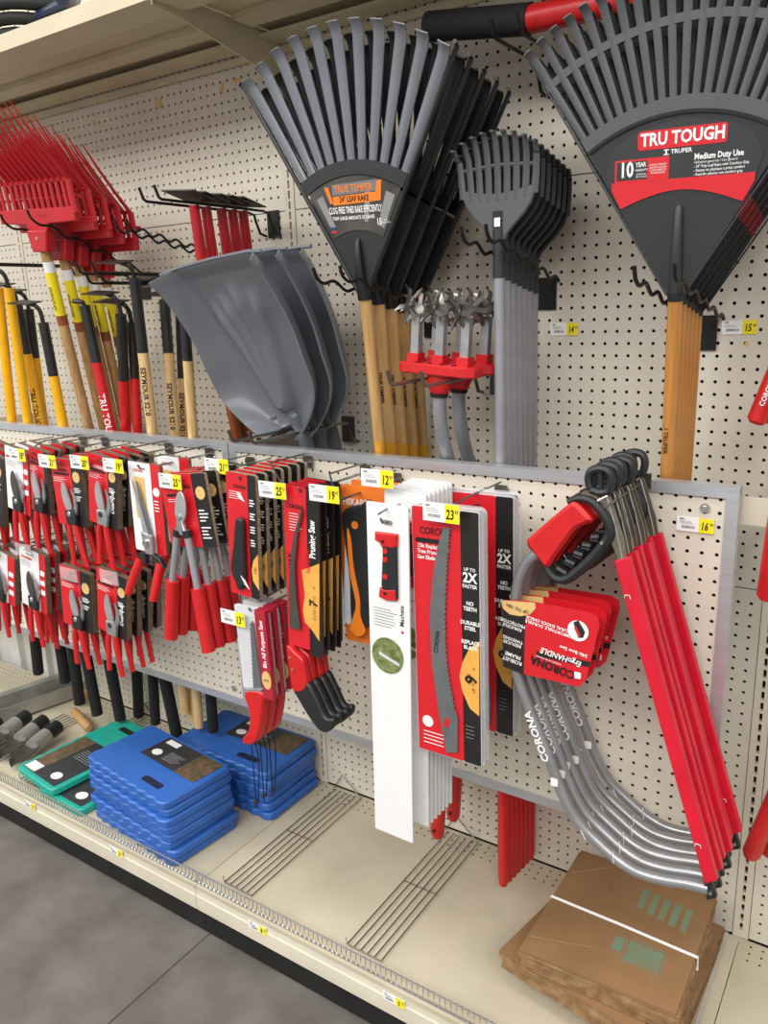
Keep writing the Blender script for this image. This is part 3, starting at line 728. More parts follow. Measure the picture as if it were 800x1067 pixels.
wall_hook(-1.375, H+.335, .045, .28, 'empty black wavy double hook beside the red forks', drop=.05)
# ================================================================ red necked scrapers with stained handles
def scraper():
    r = thing('long_scraper', 'x', 'scraper')
    MB().tube([(0, 0, .0), (0, 0, -.16)], [.0125, .0145], 12).build2('socket', 'red_plastic', r)
    MB().tube([(0, .0, -.155), (0, .035, -.62)], .0152, 12).build2('handle', 'wood_stain', r)
    lab = MB().tube([(0, .009, -.27), (0, .0155, -.36)], .0156, 12).build2('barcode_label', 'tag_white', r)
    for k in range(9): MB().bx(-.006, .008, -.0052, -.0047, -.285-.006*k, -.2825-.006*k).build2('print', 'print_grey', lab)
    MB().box((0, -.008, .022), (.105, .085, .003), Matrix.Rotation(math.radians(-22), 3, 'X')).build2('blade', 'hoe_steel', r)
    return r
s0 = WY(202, 214, -.285)
sc = scraper(); sc.location = s0; sc.rotation_euler = (math.radians(10), .09, 0)
tag(sc, 'scraper with flat dark blade and red neck, nearest the aisle left of the shovels', 'scraper', 'red necked scrapers')
for k, dy in enumerate((.038, .090, .128, .166)):
    dup(sc, (0, dy, 0), ['second red necked scraper from the aisle', 'middle red necked scraper above the snow shovels', 'fourth red necked scraper toward the wall', 'red necked scraper nearest the wall'][k])
wall_hook(s0.x, s0.z+.001, .05, .405, 'black straight double hook under the flat scraper blades', 'straight', 'hook_black')
# ================================================================ price tags and panel hooks
def tag_face(parent, c, w_, h_, big, small, y=None):
    """white and yellow price ticket; c = world centre, facing -y"""
    L0 = rootloc(parent); x, yy, z = c[0]-L0[0], c[1]-L0[1], c[2]-L0[2]
    plate = MB().bx(x-w_/2, x+w_/2, yy, yy+.0012, z-h_/2, z+h_/2).build2('price_tag', 'tag_white', parent)
    MB().bx(x+w_*.10, x+w_/2, yy-.0004, yy, z-h_/2, z+h_/2).build2('yellow_field', 'tag_yellow', plate)
    text(big, h_*.74, 'print_black', plate, (x+w_*.25, yy-.0009, z-h_*.06), bold=.022, sx=.66, shear=.12)
    text(small, h_*.3, 'print_black', plate, (x+w_*.435, yy-.0009, z+h_*.1), bold=.01, sx=.7)
    b = MB(); random.seed(int(x*9999) & 255)
    for k in range(16):
        bw = random.choice((.0006, .001)); bx_ = x-w_*.36+w_*.36*k/16; b.bx(bx_, bx_+bw, yy-.0005, yy-.0001, z-h_*.28, z-h_*.10)
    b.bx(x-w_*.42, x-w_*.3, yy-.0005, yy-.0001, z+h_*.3, z+h_*.4)
    for k in range(3): b.bx(x-w_*.42, x-w_*.12+w_*.04*k, yy-.0005, yy-.0001, z+h_*(.2-.09*k), z+h_*(.22-.09*k))
    b.build2('small_print', 'print_grey', plate)
    return plate
def wall_tag(px, py, big, label, Y=-.0025, wpx=None):
    c = WY(px, py, Y); t = thing('price_label', label, 'price tag', (c.x, c.y, c.z-.013))
    tag_face(t, (c.x, c.y, c.z), .064, .027, big, '99'); return t
wall_tag(587.5, 343, '14', 'white and yellow wall price label reading 14.99 below the shrub rake hook')
wall_tag(770, 341, '15', 'white and yellow wall price label reading 15.99 at the right edge')
wall_tag(724, 547, '16', 'white and yellow price label reading 16.99 on the panel beside the bow saws', PY-.0035)
def panel_hook(x, z, length, label, tagpx=None, price=None, sup='97', clear=False, tagY=None, wire=True):
    yb = PY-.006
    h = thing('peg_hook', label, 'hook', (x, yb, z), 'wire hooks on the framed panels')
    MB().bx(x-.014, x+.014, yb-.002, yb, z-.012, z+.016).build('back_plate', 'wire_steel', h)
    b = MB(); b.tube([(x, yb-.001, z), (x, yb-length, z), (x, yb-length-.01, z+.003), (x, yb-length-.016, z+.012)], .0026, 6); b.build('prong', 'wire_steel', h)
    zt = z+.022; tip = Vector((x, yb-length-.022, zt))
    if tagpx:
        ty = tagY or (yb-length-.026); c = WY(tagpx[0], tagpx[1], ty); tip = Vector((c.x, ty+.006, c.z))
    if wire: MB().tube([(x, yb-.001, zt), (x, yb-length*.6, zt), (tip.x, tip.y+.03, tip.z+.004), (tip.x, tip.y, tip.z)], .002, 6).build('tag_wire', 'wire_steel', h)
    if clear:
        MB().bx(tip.x-.036, tip.x+.036, tip.y-.003, tip.y-.001, tip.z-.018, tip.z+.018).build('tag_holder', 'clear_plastic', h)
    elif price: tag_face(h, (tip.x, tip.y-.002, tip.z), .074, .034, price, sup)
    return h
# ================================================================ carded goods
def frame_px(TL, TR, BL, Y):
    a, b, c = WY(*TL, Y), WY(*TR, Y), WY(*BL, Y)
    w_ = b.x-a.x; h_ = (a-c).length; lean = math.atan2(a.x-c.x, a.z-c.z)*1.0
    return Vector(((a.x+b.x)/2, Y, (a.z+b.z)/2)), w_, h_, lean
def card_body(r, w_, h_, t, edge='corrugate', rad=.006):
    return MB().prism(rrect(-w_/2, w_/2, -h_, 0, rad), 0, t).build2('card', edge, r)
def face(r, x0, x1, z0, z1, m, y=-.0006, name='front_print', rad=.004, th=.0006):
    return MB().prism(rrect(x0, x1, z0, z1, min(rad, (x1-x0)*.45, (z1-z0)*.45)), y, y+th).build2(name, m, r)
def linesprint(par, x0, x1, z, n, dz, m, y=-.0016, th=.0011):
    b = MB(); random.seed(n*7+int(abs(z)*1000))
    for k in range(n): b.bx(x0, x0+(x1-x0)*random.uniform(.6, 1), y-.0003, y, z-dz*k-th/2, z-dz*k+th/2)
    return b.build2('small_print', m, par)
def corona(par, x, z, s_=.012, m='print_black', y=-.0016):
    text('CORONA', s_, m, par, (x, y, z), bold=.02, sx=.8)
def finish(r, loc, lean, label, group):
    r.location = loc; r.rotation_euler = (0, lean, 0); r['label'] = label; r['group'] = group
def stack(r, n, dy, labels, dz=0.0, jit=.012):
    random.seed(n*31+int(dy*1000))
    for k in range(1, n):
        o = dup(r, (random.uniform(-1, 1)*.002, dy*k, dz*k), labels(k))
        o.rotation_euler = (0, r.rotation_euler.y+random.uniform(-jit, jit)*.4, 0)
def poly_px(pts, loc, lean, Y):     # photo outline -> local x,z of an item hanging at loc with a lean
    out = []; c, s_ = math.cos(-lean), math.sin(-lean)
    for p in pts:
        q = WY(p[0], p[1], Y)-loc; out.append((q.x*c+q.z*s_, -q.x*s_+q.z*c))
    return out
NTH = lambda k, n: 'rearmost' if k == n-1 else ORD[k]
# ---- pruners
def pruner_pack(style, w_, h_):
    r = thing('pruner_pack', 'x', 'pruners'); t = .016
    card_body(r, w_, h_, t)
    if style == 'white':
        fp = face(r, -w_/2, w_*.26, -h_, 0, 'white_card'); face(r, w_*.26, w_/2, -h_, 0, 'red_card', name='side_print')
        face(fp, -w_*.46, -w_*.02, -.033, -.027, 'print_red', -.0012, 'print'); linesprint(fp, -w_*.45, -w_*.05, -.04, 4, .005, 'print_grey')
        for k in range(3): face(fp, w_*.3, w_*.46, -.065-.03*k, -.05-.03*k, 'print_white', -.0012, 'print')
        hm, bm, gm = 'soft_black', 'blade_dark', 'red_grip'
    else:
        bs = {'red': .30, 'badge': .17, 'alu': .19}[style]
        fp = face(r, -w_/2, w_*bs, -h_, 0, 'red_card'); face(r, w_*bs, w_/2, -h_, 0, 'black_card', name='side_print')
        corona(fp, -w_*.12, -.03, .011, 'print_white' if style == 'alu' else 'print_black')
        face(fp, -w_*.45, w_*.1, -.043, -.037, 'print_black', -.0012, 'print')
        linesprint(fp, -w_*.45, w_*.05, -.05, 3, .005, 'print_white')
        xc = w_*(bs+.5)/2
        if style != 'red':
            MB().prism(disc(xc, -.045, w_*.12, n=16), -.0014, -.0006).build2('badge', 'tan_badge', r)
            for k in range(2): linesprint(fp, w_*(bs+.05), w_*.46, -.075-.022*k, 3, .005, 'print_white', th=.0022)
        if style == 'alu': text('Dual Cut', .018, 'print_white', fp, (xc, -.0016, -.11), rot=math.pi/2, bold=.02, sx=.9)
        hm = 'steel_cast' if style == 'alu' else 'soft_black'; bm = 'steel_blade'; gm = 'red_grip'
    # tool on the card
    pz = -h_*.80; y = -.011; cx = w_*.07
    bl = spl([(cx-.004, pz), (cx-.018, pz+.03), (cx-.022, pz+.062), (cx-.012, pz+.085), (cx+.004, pz+.05), (cx+.011, pz+.02), (cx+.008, pz)], 4)
    MB().prism([(p.x, p.y) for p in [Vector((q[0], q[1], 0)) for q in bl]], y-.002, y+.002).build2('blade', bm, r)
    hk = [(cx+.004, pz), (cx+.016, pz+.02), (cx+.018, pz+.045), (cx+.010, pz+.066), (cx+.022, pz+.05), (cx+.028, pz+.02), (cx+.018, pz-.01)]
    MB().prism(hk, y+.003, y+.008).build2('hook_blade', 'steel_cast', r)
    MB().prism([(cx-.018, pz+.008), (cx+.012, pz+.014), (cx+.022, pz-.004), (cx+.020, pz-.03), (cx-.016, pz-.03)], y-.004, y+.008, .0025).build2('body', hm, r)
    MB().tube([(cx, y-.006, pz), (cx, y-.003, pz)], [.006, .009], 10).build2('pivot_bolt', 'steel_cast' if style != 'alu' else 'soft_black', r)
    for s_ in (-1, 1):
        p = [(cx+s_*.010, y+.002, pz-.02), (cx+s_*.015, y+.002, pz-.05), (cx+s_*.020+.004, y+.003, pz-.09), (cx+s_*.027+.010, y+.004, pz-.142)]
        MB().tube(spl(p, 4), lerpl([.0065, .0085, .0085, .0075], 4), 8, flat=.8).build2('handle', gm, r)
    return r
PR = [  # style, TL, TR, BL, count, tag px, price, what sets it apart
 ('badge', (-28,470), (2,470), (-26,540), 3, None, None, 'top row pruner card at the very left edge'),
 ('white', (5,466), (28.5,469), (9,531), 3, (16,474), '18', 'top row white pruner card with black pruner'),
 ('red', (30,467), (48.5,470), (34,532), 4, (47.5,481), '21', 'top row red pruner card right of the white card'),
 ('badge', (52,477), (82,480), (62,545), 5, (81,482), '20', 'top row pruner card with steel blade and tan badge'),
 ('alu', (91.5,474), (121,478), (94,545), 4, (116,485.5), '19', 'top row red pruner card with silver body'),
 ('white', (-14,573), (14,575), (-12,622), 3, None, 'clear', 'lower row white pruner card cut by the left edge'),
 ('white', (20.5,572), (46,575), (24,632), 3, None, 'clear', 'lower row white pruner card with black pruner'),
 ('red', (39,577), (60,581), (42,636), 4, None, None, 'lower row red pruner card tucked behind the white one'),
 ('badge', (62,591), (93,595), (67,652), 6, (70,599), 'clear', 'lower row pruner card with steel blade and tan badge'),
 ('alu', (100.5,594), (130.5,599), (103,658), 4, (112,602), 'clear', 'lower row red pruner card with silver body'),
]
for style, TL, TR, BL, n, tp, price, what in PR:
    Y = -.385 if TL == (39,577) else -.485; loc, w_, h_, lean = frame_px(TL, TR, BL, Y)
    if TL == (39,577): n = 3
    o = pruner_pack(style, w_, h_)
    finish(o, loc, lean, what + ', frontmost of its hook', 'carded hand pruners')
    stack(o, n, .034, lambda k: '%s from the front: %s' % (NTH(k, n), what) if k < n-1 else 'rearmost: ' + what)
    panel_hook(loc.x, loc.z-.014, .215 if Y < -.4 else .12, 'wire hook for the ' + what, tp, None if price == 'clear' else price, clear=price == 'clear')
# ---- hedge shears on white card
loc, w_, h_, lean = frame_px((133,479), (166,486), (142,571), -.485)
def shears():
    r = thing('shears_pack', 'x', 'shears'); card_body(r, w_, h_, .010)
    fp = face(r, -w_/2, w_*.2, -h_, 0, 'white_card'); face(r, w_*.2, w_/2, -h_, 0, 'red_card', name='side_print')
    face(fp, -w_*.36, w_*.0, -h_*.62, -h_*.16, 'tan_badge', -.0012, 'window_print'); corona(fp, -w_*.2, -h_*.09, .010, 'print_red')
    MB().prism(disc(w_*.34, -h_*.3, w_*.1, n=14), -.0014, -.0006).build2('print', 'print_white', fp); linesprint(fp, w_*.25, w_*.45, -h_*.4, 4, .008, 'print_white', th=.0026)
    y = -.012; p = -h_*.84
    MB().prism([(-w_*.02, p), (-w_*.30, -h_*.18), (-w_*.26, -h_*.19), (w_*.14, p)], y-.002, y+.001).build2('blade', 'steel_blade', r)
    MB().prism([(w_*.0, p), (-w_*.2, -h_*.2), (-w_*.17, -h_*.2), (w_*.2, p)], y+.002, y+.005).build2('blade', 'blade_grey', r)
    MB().tube([(w_*.06, y-.012, p-.006), (w_*.06, y+.006, p-.006)], [.009, .013], 8).build2('pivot_bolt', 'chrome', r)
    MB().prism([(w_*-.12, p+.02), (w_*.24, p+.014), (w_*.22, p-.035), (w_*-.02, p-.035)], y-.006, y+.004, .002).build2('link_plate', 'steel_cast', r)
    for s_ in (-1, 1):
        MB().prism([(w_*.08+s_*.012, p-.03), (w_*.08+s_*.04, p-.04), (w_*.08+s_*.05, p-.06), (w_*.08+s_*.012, p-.062)], y-.007, y+.007, .002).build2('handle_joint', 'soft_black', r)
        MB().tube([(w_*.08+s_*.036, y, p-.052), (w_*.08+s_*.042-.012, y-.012, p-.10), (w_*.08+s_*.046-.026, y-.02, p-.145)], [.0115, .012, .010], 10).build2('handle', 'red_grip', r)
    return r
o = shears(); finish(o, loc, lean, 'long bladed shears with red handles on white card, front one', 'carded shears')
dup(o, (.0, .09, 0), 'second white card of shears behind the front pair')
panel_hook(loc.x, loc.z-.014, .215, 'wire hook holding the white cards of shears')
# ---- loppers
loc, w_, h_, lean = frame_px((165,492), (213,496), (179,566), -.50)
def lopper():
    r = thing('lopper_pack', 'x', 'loppers'); card_body(r, w_, h_, .008, 'corrugate_pale')
    fp = face(r, -w_/2, w_*.2, -h_, 0, 'red_card'); face(r, w_*.2, w_/2, -h_, 0, 'black_card', name='side_print')
    corona(fp, w_*.0, -.03, .014); face(fp, -w_*.40, -w_*.02, -.052, -.045, 'print_black', -.0012, 'print'); linesprint(fp, -w_*.38, w_*.0, -.058, 2, .005, 'print_white')
    MB().prism(disc(w_*.35, -.045, w_*.10, n=16), -.0014, -.0006).build2('badge', 'tan_badge', r)
    for k in range(2): linesprint(fp, w_*.25, w_*.45, -.085-.04*k, 4, .008, 'print_white', th=.003)
    y = -.014
    PP = lambda q: poly_px(q, loc, lean, loc.y)
    MB().prism(sm(PP([(190,513),(194,511),(198,520),(199,532),(197,541),(192,545),(188,534),(188,522)])), y-.003, y+.001, .001).build2('blade', 'steel_blade', r)
    MB().prism(PP([(190,538),(194,536),(199,552),(202,556),(194,556),(190,548)]), y-.006, y+.004, .002).build2('hook_jaw', 'steel_cast', r)
    (px_, pz_), = PP([(193,537)]); MB().tube([(px_, y-.01, pz_), (px_, y-.002, pz_)], [.006, .009], 10).build2('pivot_bolt', 'steel_cast', r)
    for a, b, c in (((190,550), (184.5,603), (183,662)), ((199,551), (210.5,611), (222,676))):
        (ax, az), (bx_, bz), (cx, cz) = PP([a, b, c])
        MB().tube([(ax, y, az), (bx_, y, bz)], .0085, 10).build2('arm', 'shaft_grey', r)
        MB().tube([(ax, y, az), (ax+(bx_-ax)*.12, y, az+(bz-az)*.12)], .0105, 10).build2('ferrule', 'soft_black', r)
        MB().tube([(bx_, y, bz), (cx, y, cz)], [.0165, .0168], 12).build2('grip', 'red_grip', r)
    return r
o = lopper(); finish(o, loc, lean, 'bypass lopper with grey arms and red grips on red card, frontmost', 'carded loppers')
stack(o, 4, .034, lambda k: '%s lopper on red card behind the frontmost lopper' % NTH(k, 4))
panel_hook(loc.x, loc.z-.016, .22, 'wire hook holding the red grip loppers, tag 25', (175.5,502), '25')
# ---- folding saws
loc, w_, h_, lean = frame_px((235,491), (266,496), (241,617), -.50)
def folding():
    r = thing('folding_saw_pack', 'x', 'folding saw'); card_body(r, w_, h_, .011, 'corrugate_pale', .01)
    fp = face(r, -w_/2, w_*.22, -h_, 0, 'red_card'); face(r, w_*.22, w_/2, -h_, 0, 'black_card', name='side_print')
    corona(fp, -w_*.05, -.03, .011); linesprint(fp, -w_*.4, w_*.05, -.042, 4, .005, 'print_white')
    for k in range(4): linesprint(fp, w_*.28, w_*.46, -.055-.03*k, 3, .006, 'print_white', th=.0026)
    MB().prism([(w_*.5, -h_*.62), (w_*.34, -h_*.68), (w_*.27, -h_*.76), (w_*.30, -h_*.85), (w_*.5, -h_*.92)], -.0014, -.0006).build2('badge', 'amber', r)
    text('10in', .012, 'print_black', fp, (w_*.40, -.0018, -h_*.76), rot=math.pi/2, bold=.01, sx=.8)
    PP = lambda q: poly_px(q, loc, lean, loc.y)
    MB().prism(sm(PP([(249,541),(254,539),(257,545),(258,575),(259,600),(257,611),(252,613),(248,603),(244,590),(247,565)])), -.0145, -.001, .004).build2('handle', 'soft_black', r)
    MB().prism(PP([(247,512),(251,515),(255,523),(249,519)]), -.0016, -.0008).build2('print', 'print_white', fp)
    b = MB()
    for k in range(4): b.box((w_*.12+.003*k, -.0150, -h_*.83-.005*k), (.018, .001, .0016), Matrix.Rotation(math.radians(35), 3, 'Y'))
    b.build2('grip_logo', 'print_white', r)
    return r
o = folding(); finish(o, loc, lean, 'carded folding saw with black handle, frontmost of the long row', 'carded folding saws')
stack(o, 7, .027, lambda k: '%s folding saw card in the long row' % NTH(k, 7))
panel_hook(loc.x, loc.z-.016, .22, 'wire hook holding the folding saw cards, tag 25', (282,511), '25')
panel_hook(WY(224, 487, -.46).x, WY(224, 487, -.46).z-.034, .16, 'bare wire hook with tag 21 above the loppers', (224,486), '21')
# ---- pruning saws 7 in
loc, w_, h_, lean = frame_px((295,503), (332,511), (301,670), -.50)
def prsaw():
    r = thing('pruning_saw_pack', 'x', 'pruning saw'); card_body(r, w_, h_, .006, 'black_card')
    fp = face(r, -w_/2, w_*.14, -h_, 0, 'red_card'); face(r, w_*.14, w_/2, -h_-.012, 0, 'black_card', name='side_print', y=-.0006)
    corona(fp, -w_*.18, -.045, .013); linesprint(fp, -w_*.35, w_*.02, -.06, 7, .006, 'print_white')
    text('MAX', .017, 'print_black', fp, (-w_*.35, -.0018, -h_*.46), rot=math.pi/2, bold=.02)
    text('Pruning Saw', .022, 'print_white', fp, (w_*.30, -.0018, -h_*.30), rot=math.pi/2, bold=.03, sx=.75)
    text('RazorTOOTH', .017, 'print_red', fp, (w_*.16, -.0018, -h_*.44), rot=math.pi/2, bold=.02, sx=.5)
    PP = lambda q: poly_px(q, loc, lean, loc.y)
    MB().prism(PP([(315,594),(326,590),(333,587),(333,668),(326,657),(318,648),(316,636),(318,620)]), -.0016, -.0006).build2('badge', 'amber', r)
    text('7', .03, 'print_black', fp, (w_*.30, -.0022, -h_*.69), rot=math.pi/2, bold=.03); text('CUTS UP TO     in', .010, 'print_black', fp, (w_*.32, -.0022, -h_*.69), rot=math.pi/2)
    MB().prism(PP([(316,529),(317,533),(312,556),(309,590),(311,625),(315,655),(304,653),(303,620),(304,590),(308,558)]), -.0075, -.004).build2('blade', 'blade_dark', r)
    MB().prism(sm(PP([(302,671),(311,678),(319,686),(322,700),(323,714),(316,719),(309,718),(305,697)])), -.0135, .004, .003).build2('handle', 'red_grip', r)
    MB().prism(sm(PP([(309,716),(317,716),(324,710),(333,726),(342,745),(350,747),(351,754),(346,760),(340,761),(334,757),(325,745),(316,730)])), -.0135, .004, .004).build2('grip', 'soft_black', r)
    for q in ((306,683), (309,695)):
        (a, b), = PP([q]); MB().tube([(a, -.0152, b), (a, -.0135, b)], .003, 8).build2('rivet', 'chrome', r)
    return r
o = prsaw(); finish(o, loc, lean, 'carded pruning saw with amber 7 in badge and black grip, frontmost', 'carded pruning saws')
stack(o, 4, .022, lambda k: '%s pruning saw card behind the frontmost 7 in one' % NTH(k, 4), jit=0)
panel_hook(loc.x, loc.z-.014, .22, 'wire hook holding the pruning saws, tag 19', (336,515), '19')
# ---- all purpose saws
loc, w_, h_, lean = frame_px((244,631), (279,634), (254,718), -.50)
def apsaw():
    r = thing('all_purpose_saw_pack', 'x', 'saw'); card_body(r, w_, h_, .006, 'white_card')
    fp = face(r, -w_/2, w_*.2, -h_, 0, 'blister_white'); sp_ = face(r, w_*.2, w_/2, -h_-.006, .002, 'red_dark_card', name='side_print', y=-.012, th=.018)
    text('8in All Purpose Saw', .0165, 'print_white', sp_, (w_*.36, -.0126, -h_*.38), rot=math.pi/2, bold=.02, sx=.85)
    MB().prism(disc(w_*.36, -h_*.80, w_*.13, .022, n=18), -.0132, -.0122).build2('badge', 'tan_badge', sp_); text('2', .018, 'print_black', sp_, (w_*.36, -.0138, -h_*.80), rot=math.pi/2)
    PP = lambda q: poly_px(q, loc, lean, loc.y)
    edge = [(264,646), (261,652)]; n = 18
    teeth = []
    for k in range(n+1):
        x = 262.5+ (266-262.5)*k/n; y_ = 650+ (716-650)*k/n; teeth += [(x-.1, y_), (x+1.0, y_+1.9)]
    MB().prism(PP([(265,646)]+teeth+[(275,716),(270,680),(266,650)]), -.008, -.005).build2('blade', 'blade_grey', r)
    MB().prism(PP([(259,716),(278,715),(276,719),(258,720)]), -.014, .008, .002).build2('bolster', 'steel_cast', r)
    MB().prism(sm(PP([(259,719),(277,719),(278,735),(276,753),(272,768),(265,773),(258,772),(257,767),(263,758),(264,740)])), -.016, .010, .004).build2('handle', 'red_grip', r)
    (a, b), = PP([(262,768)]); (c, d), = PP([(268,842)])
    MB().tube(spl([(a, -.004, b), (a+.004, -.008, b-.05), (c+.002, -.004, d+.02), (c, -.002, d)], 5), .0016, 6).build2('lanyard', 'rubber_black', r)
    MB().tube(spl([(a+.004, -.002, b), (a+.016, .0, b-.05), (c+.008, .0, d+.03), (c+.002, -.001, d+.014)], 5), .0016, 6).build2('lanyard', 'rubber_black', r)
    MB().tube([(c-.004, -.004, d+.016), (c+.006, 0, d+.020)], [.005, .004], 6).build2('lanyard_knot', 'rubber_black', r)
    return r
o = apsaw(); finish(o, loc, lean, 'all purpose saw with red handle and black lanyard, frontmost', 'carded all purpose saws')
stack(o, 3, .03, lambda k: '%s all purpose saw with red handle and lanyard behind the frontmost' % NTH(k, 3), jit=0)
panel_hook(loc.x, loc.z-.012, .22, 'wire hook holding the all purpose saws with lanyards', (241,644.5), '13')
# ---- orange folding saws
loc, w_, h_, lean = frame_px((349.5,503), (402,510), (361,665), -.408)
def orange_pack():
    r = thing('orange_saw_pack', 'x', 'folding saw'); card_body(r, w_, h_, .005, 'orange_card')
    fp = face(r, -w_/2+.0005, w_/2-.0005, -h_+.0005, -.0005, 'orange_card'); text('FISKARS', .020, 'print_white', fp, (-w_*.12, -.0016, -.036), bold=.02, sx=.9)
    linesprint(fp, -w_*.42, -w_*.1, -.06, 3, .006, 'red_dark_card')
    PP = lambda q: poly_px(q, loc, lean, loc.y)
    MB().prism(sm(PP([(361,532),(379,525),(390,530),(390,640),(384,650),(376,655),(370,645),(368,600),(363,560)])), -.018, -.001, .004).build2('handle', 'soft_black', r)
    (a, b), = PP([(375,545)]); MB().prism(disc(a, b, .0085, n=16), -.0195, -.0175).build2('pivot_disc', 'orange', r)
    MB().prism(sm(PP([(367,550),(371,560),(374,590),(380,620),(381,640),(386,655),(378,660),(370,652),(373,640),(376,625),(370,595)])), -.0205, -.017, .001).build2('inlay', 'orange', r)
    MB().prism(PP([(362,560),(364,565),(369,645),(366,650),(360,645),(361,600)]), -.008, -.002).build2('blade', 'blister_white', r)
    return r
o = orange_pack(); finish(o, loc, lean, 'orange card with black and orange folding saw, front one', 'orange folding saw cards')
dup(o, (.004, .05, 0), 'orange folding saw card behind the front orange one')
panel_hook(loc.x, loc.z-.014, .20, 'wire hook holding the orange folding saw cards, tag 12', (391.5,499), '12')
# ---- white sleeves with red and black handle
loc, w_, h_, lean = frame_px((381.5,522.5), (425,528), (391,863), -.515)
def sleeve():
    r = thing('machete_sleeve', 'x', 'machete sleeve')
    MB().prism(rrect(-w_/2, w_/2, -h_, 0, .002), 0, .004).build2('card', 'white_card', r)
    MB().prism(rrect(-.010, .012, -.040, -.031, .004), -.0006, .0).build2('hang_slot', 'print_grey', r)
    PP = lambda q: poly_px(q, loc, lean, loc.y)
    g = MB().prism(PP([(398.5,567),(415,569),(416,624),(399,620),(399,612),(398.5,608),(400,572)]), -.007, -.0005, .003).build2('handle', 'soft_black', r)
    MB().prism(PP([(392,553),(416,556),(415.5,569),(411,571),(405,570),(399,569),(397,565),(392,562)]), -.008, -.0005, .003).build2('guard', 'red_grip', r)
    MB().prism(PP([(397,611),(404,613),(415,613),(415,625.5),(404,625),(396,621)]), -.008, -.0005, .003).build2('pommel', 'red_grip', r)
    for q, m_ in (((401,563), 'rubber_black'), ((403.5,573), 'red_grip'), ((403.5,582), 'red_grip'), ((403.5,599.5), 'red_grip'), ((403.5,617), 'rubber_black')):
        (a, b), = PP([q]); MB().prism(disc(a, b, .0055 if m_ == 'red_grip' else .0035, n=12), -.009, -.0065).build2('rivet', m_, r)
    (a, b), = PP([(404,683)]); MB().prism(disc(a, b, .037, .038, n=28), -.0012, -.0004).build2('photo_print', 'leaf_print', r)
    MB().box((a+.004, -.0014, b-.006), (.05, .0006, .006), Matrix.Rotation(math.radians(18), 3, 'Y')).build2('photo_blade', 'blister_white', r)
    (a, b), = PP([(395,633)]); linesprint(r, a-.012, a+.045, b, 7, .006, 'print_grey')
    (a, b), = PP([(419,642)]); text('Machete', .014, 'print_black', r, (a, -.001, b), rot=math.pi/2, bold=.01, sx=.9); face(r, a-.003, a+.003, b-.037, b-.031, 'print_red', name='print')
    return r
o = sleeve(); finish(o, loc, lean, 'long white cardboard sleeve picturing a red and black handle, frontmost', 'white machete sleeves')
for k in range(7):
    dup(o, (.012+.001*k, .045+.0145*k, .015+.001*k), '%s long white sleeve behind the frontmost' % ['second', 'third', 'fourth', 'fifth', 'sixth', 'seventh', 'rearmost'][k])
panel_hook(loc.x, loc.z-.035, .25, 'wire hook holding the long white sleeves')
# ---- blister carded saw blades
loc, w_, h_, lean = frame_px((428.5,527), (499,533), (436.6,780), -.505)
def blister():
    r = thing('saw_blade_pack', 'x', 'saw blade'); card_body(r, w_, h_, .004, 'blister_white', .008)
    fp = face(r, -w_/2+.001, w_*.23, -h_+.001, -.001, 'red_card'); face(r, w_*.23, w_/2-.001, -h_+.001, -.001, 'black_card', name='side_print')
    corona(fp, -w_*.14, -.046, .019); face(fp, -w_*.45, w_*.02, -.069, -.060, 'print_black', -.0012, 'print')
    text('13in Replacement\nTree Pruner\nSaw Blade', .011, 'print_white', fp, (-w_*.42, -.0018, -.086), bold=.02, align='LEFT', sx=.85)
    text('UP TO', .009, 'print_white', fp, (w_*.36, -.0018, -.108), bold=.02, sx=.9); text('2X', .026, 'print_white', fp, (w_*.36, -.0018, -.124), bold=.03, sx=.9); text('FASTER', .010, 'print_white', fp, (w_*.36, -.0018, -.14), bold=.02, sx=.9)
    for k, s_ in enumerate(('NO\nTEETH', 'DURABLE\nSTEEL', 'REPLACE\nBLADE')): text(s_, .0105, 'print_white', fp, (w_*.36, -.0018, -.178-.038*k), bold=.03, sx=.9)
    PP = lambda q: poly_px(q, loc, lean, loc.y)
    MB().prism(PP([(499.5,668),(489,676),(482,690),(479,704),(482,720),(490,738),(499.5,746)]), -.0016, -.0006).build2('badge', 'amber', r)
    text('9', .034, 'print_black', fp, (w_*.37, -.0022, -h_*.645), rot=math.pi/2, bold=.03); text('CUTS\nUP TO        in', .009, 'print_black', fp, (w_*.37, -.0022, -h_*.645), rot=math.pi/2)
    n = 40; R_ = []
    ctrl = spl([(469,549,0), (466,590,0), (464,640,0), (466,690,0), (474,738,0)], 10)
    for i, q in enumerate(ctrl): R_ += [(q.x, q.y), (q.x+1.6, q.y+2.0)]
    bl = [(463,549)] + R_ + [(478,747), (477.5,783), (466,783), (459,745), (451,690), (449,640), (452,600), (457,570)]
    MB().prism(PP(bl), -.005, -.002).build2('blade', 'blade_grey', r)
    MB().prism(PP([(467,746),(470,749),(468,757),(463,756),(464,750)]), -.0058, -.005).build2('blade_slot', 'red_card', r)
    (a, b), = PP([(456.5,668)]); text('CORONA', .013, 'print_black', r, (a, -.0056, b), rot=math.pi/2-.12, bold=.02, sx=.8)
    (a, b), = PP([(446,751)]); MB().prism(disc(a, b, .012, n=18), -.0014, -.0006).build2('print', 'print_white', r); linesprint(fp, a-.01, a+.06, b-.022, 4, .008, 'print_white', th=.0016)
    linesprint(fp, w_*.27, w_*.46, -h_*.84, 4, .008, 'print_grey'); 
    MB().prism(rrect(-w_/2-.002, w_/2+.005, -h_-.003, .004, .012), .004, .0065).build2('clear_shell', 'clear_pack', r)
    return r
o = blister(); finish(o, loc, lean, 'red and black blister card with curved 13 in saw blade, frontmost', 'blister carded saw blades')
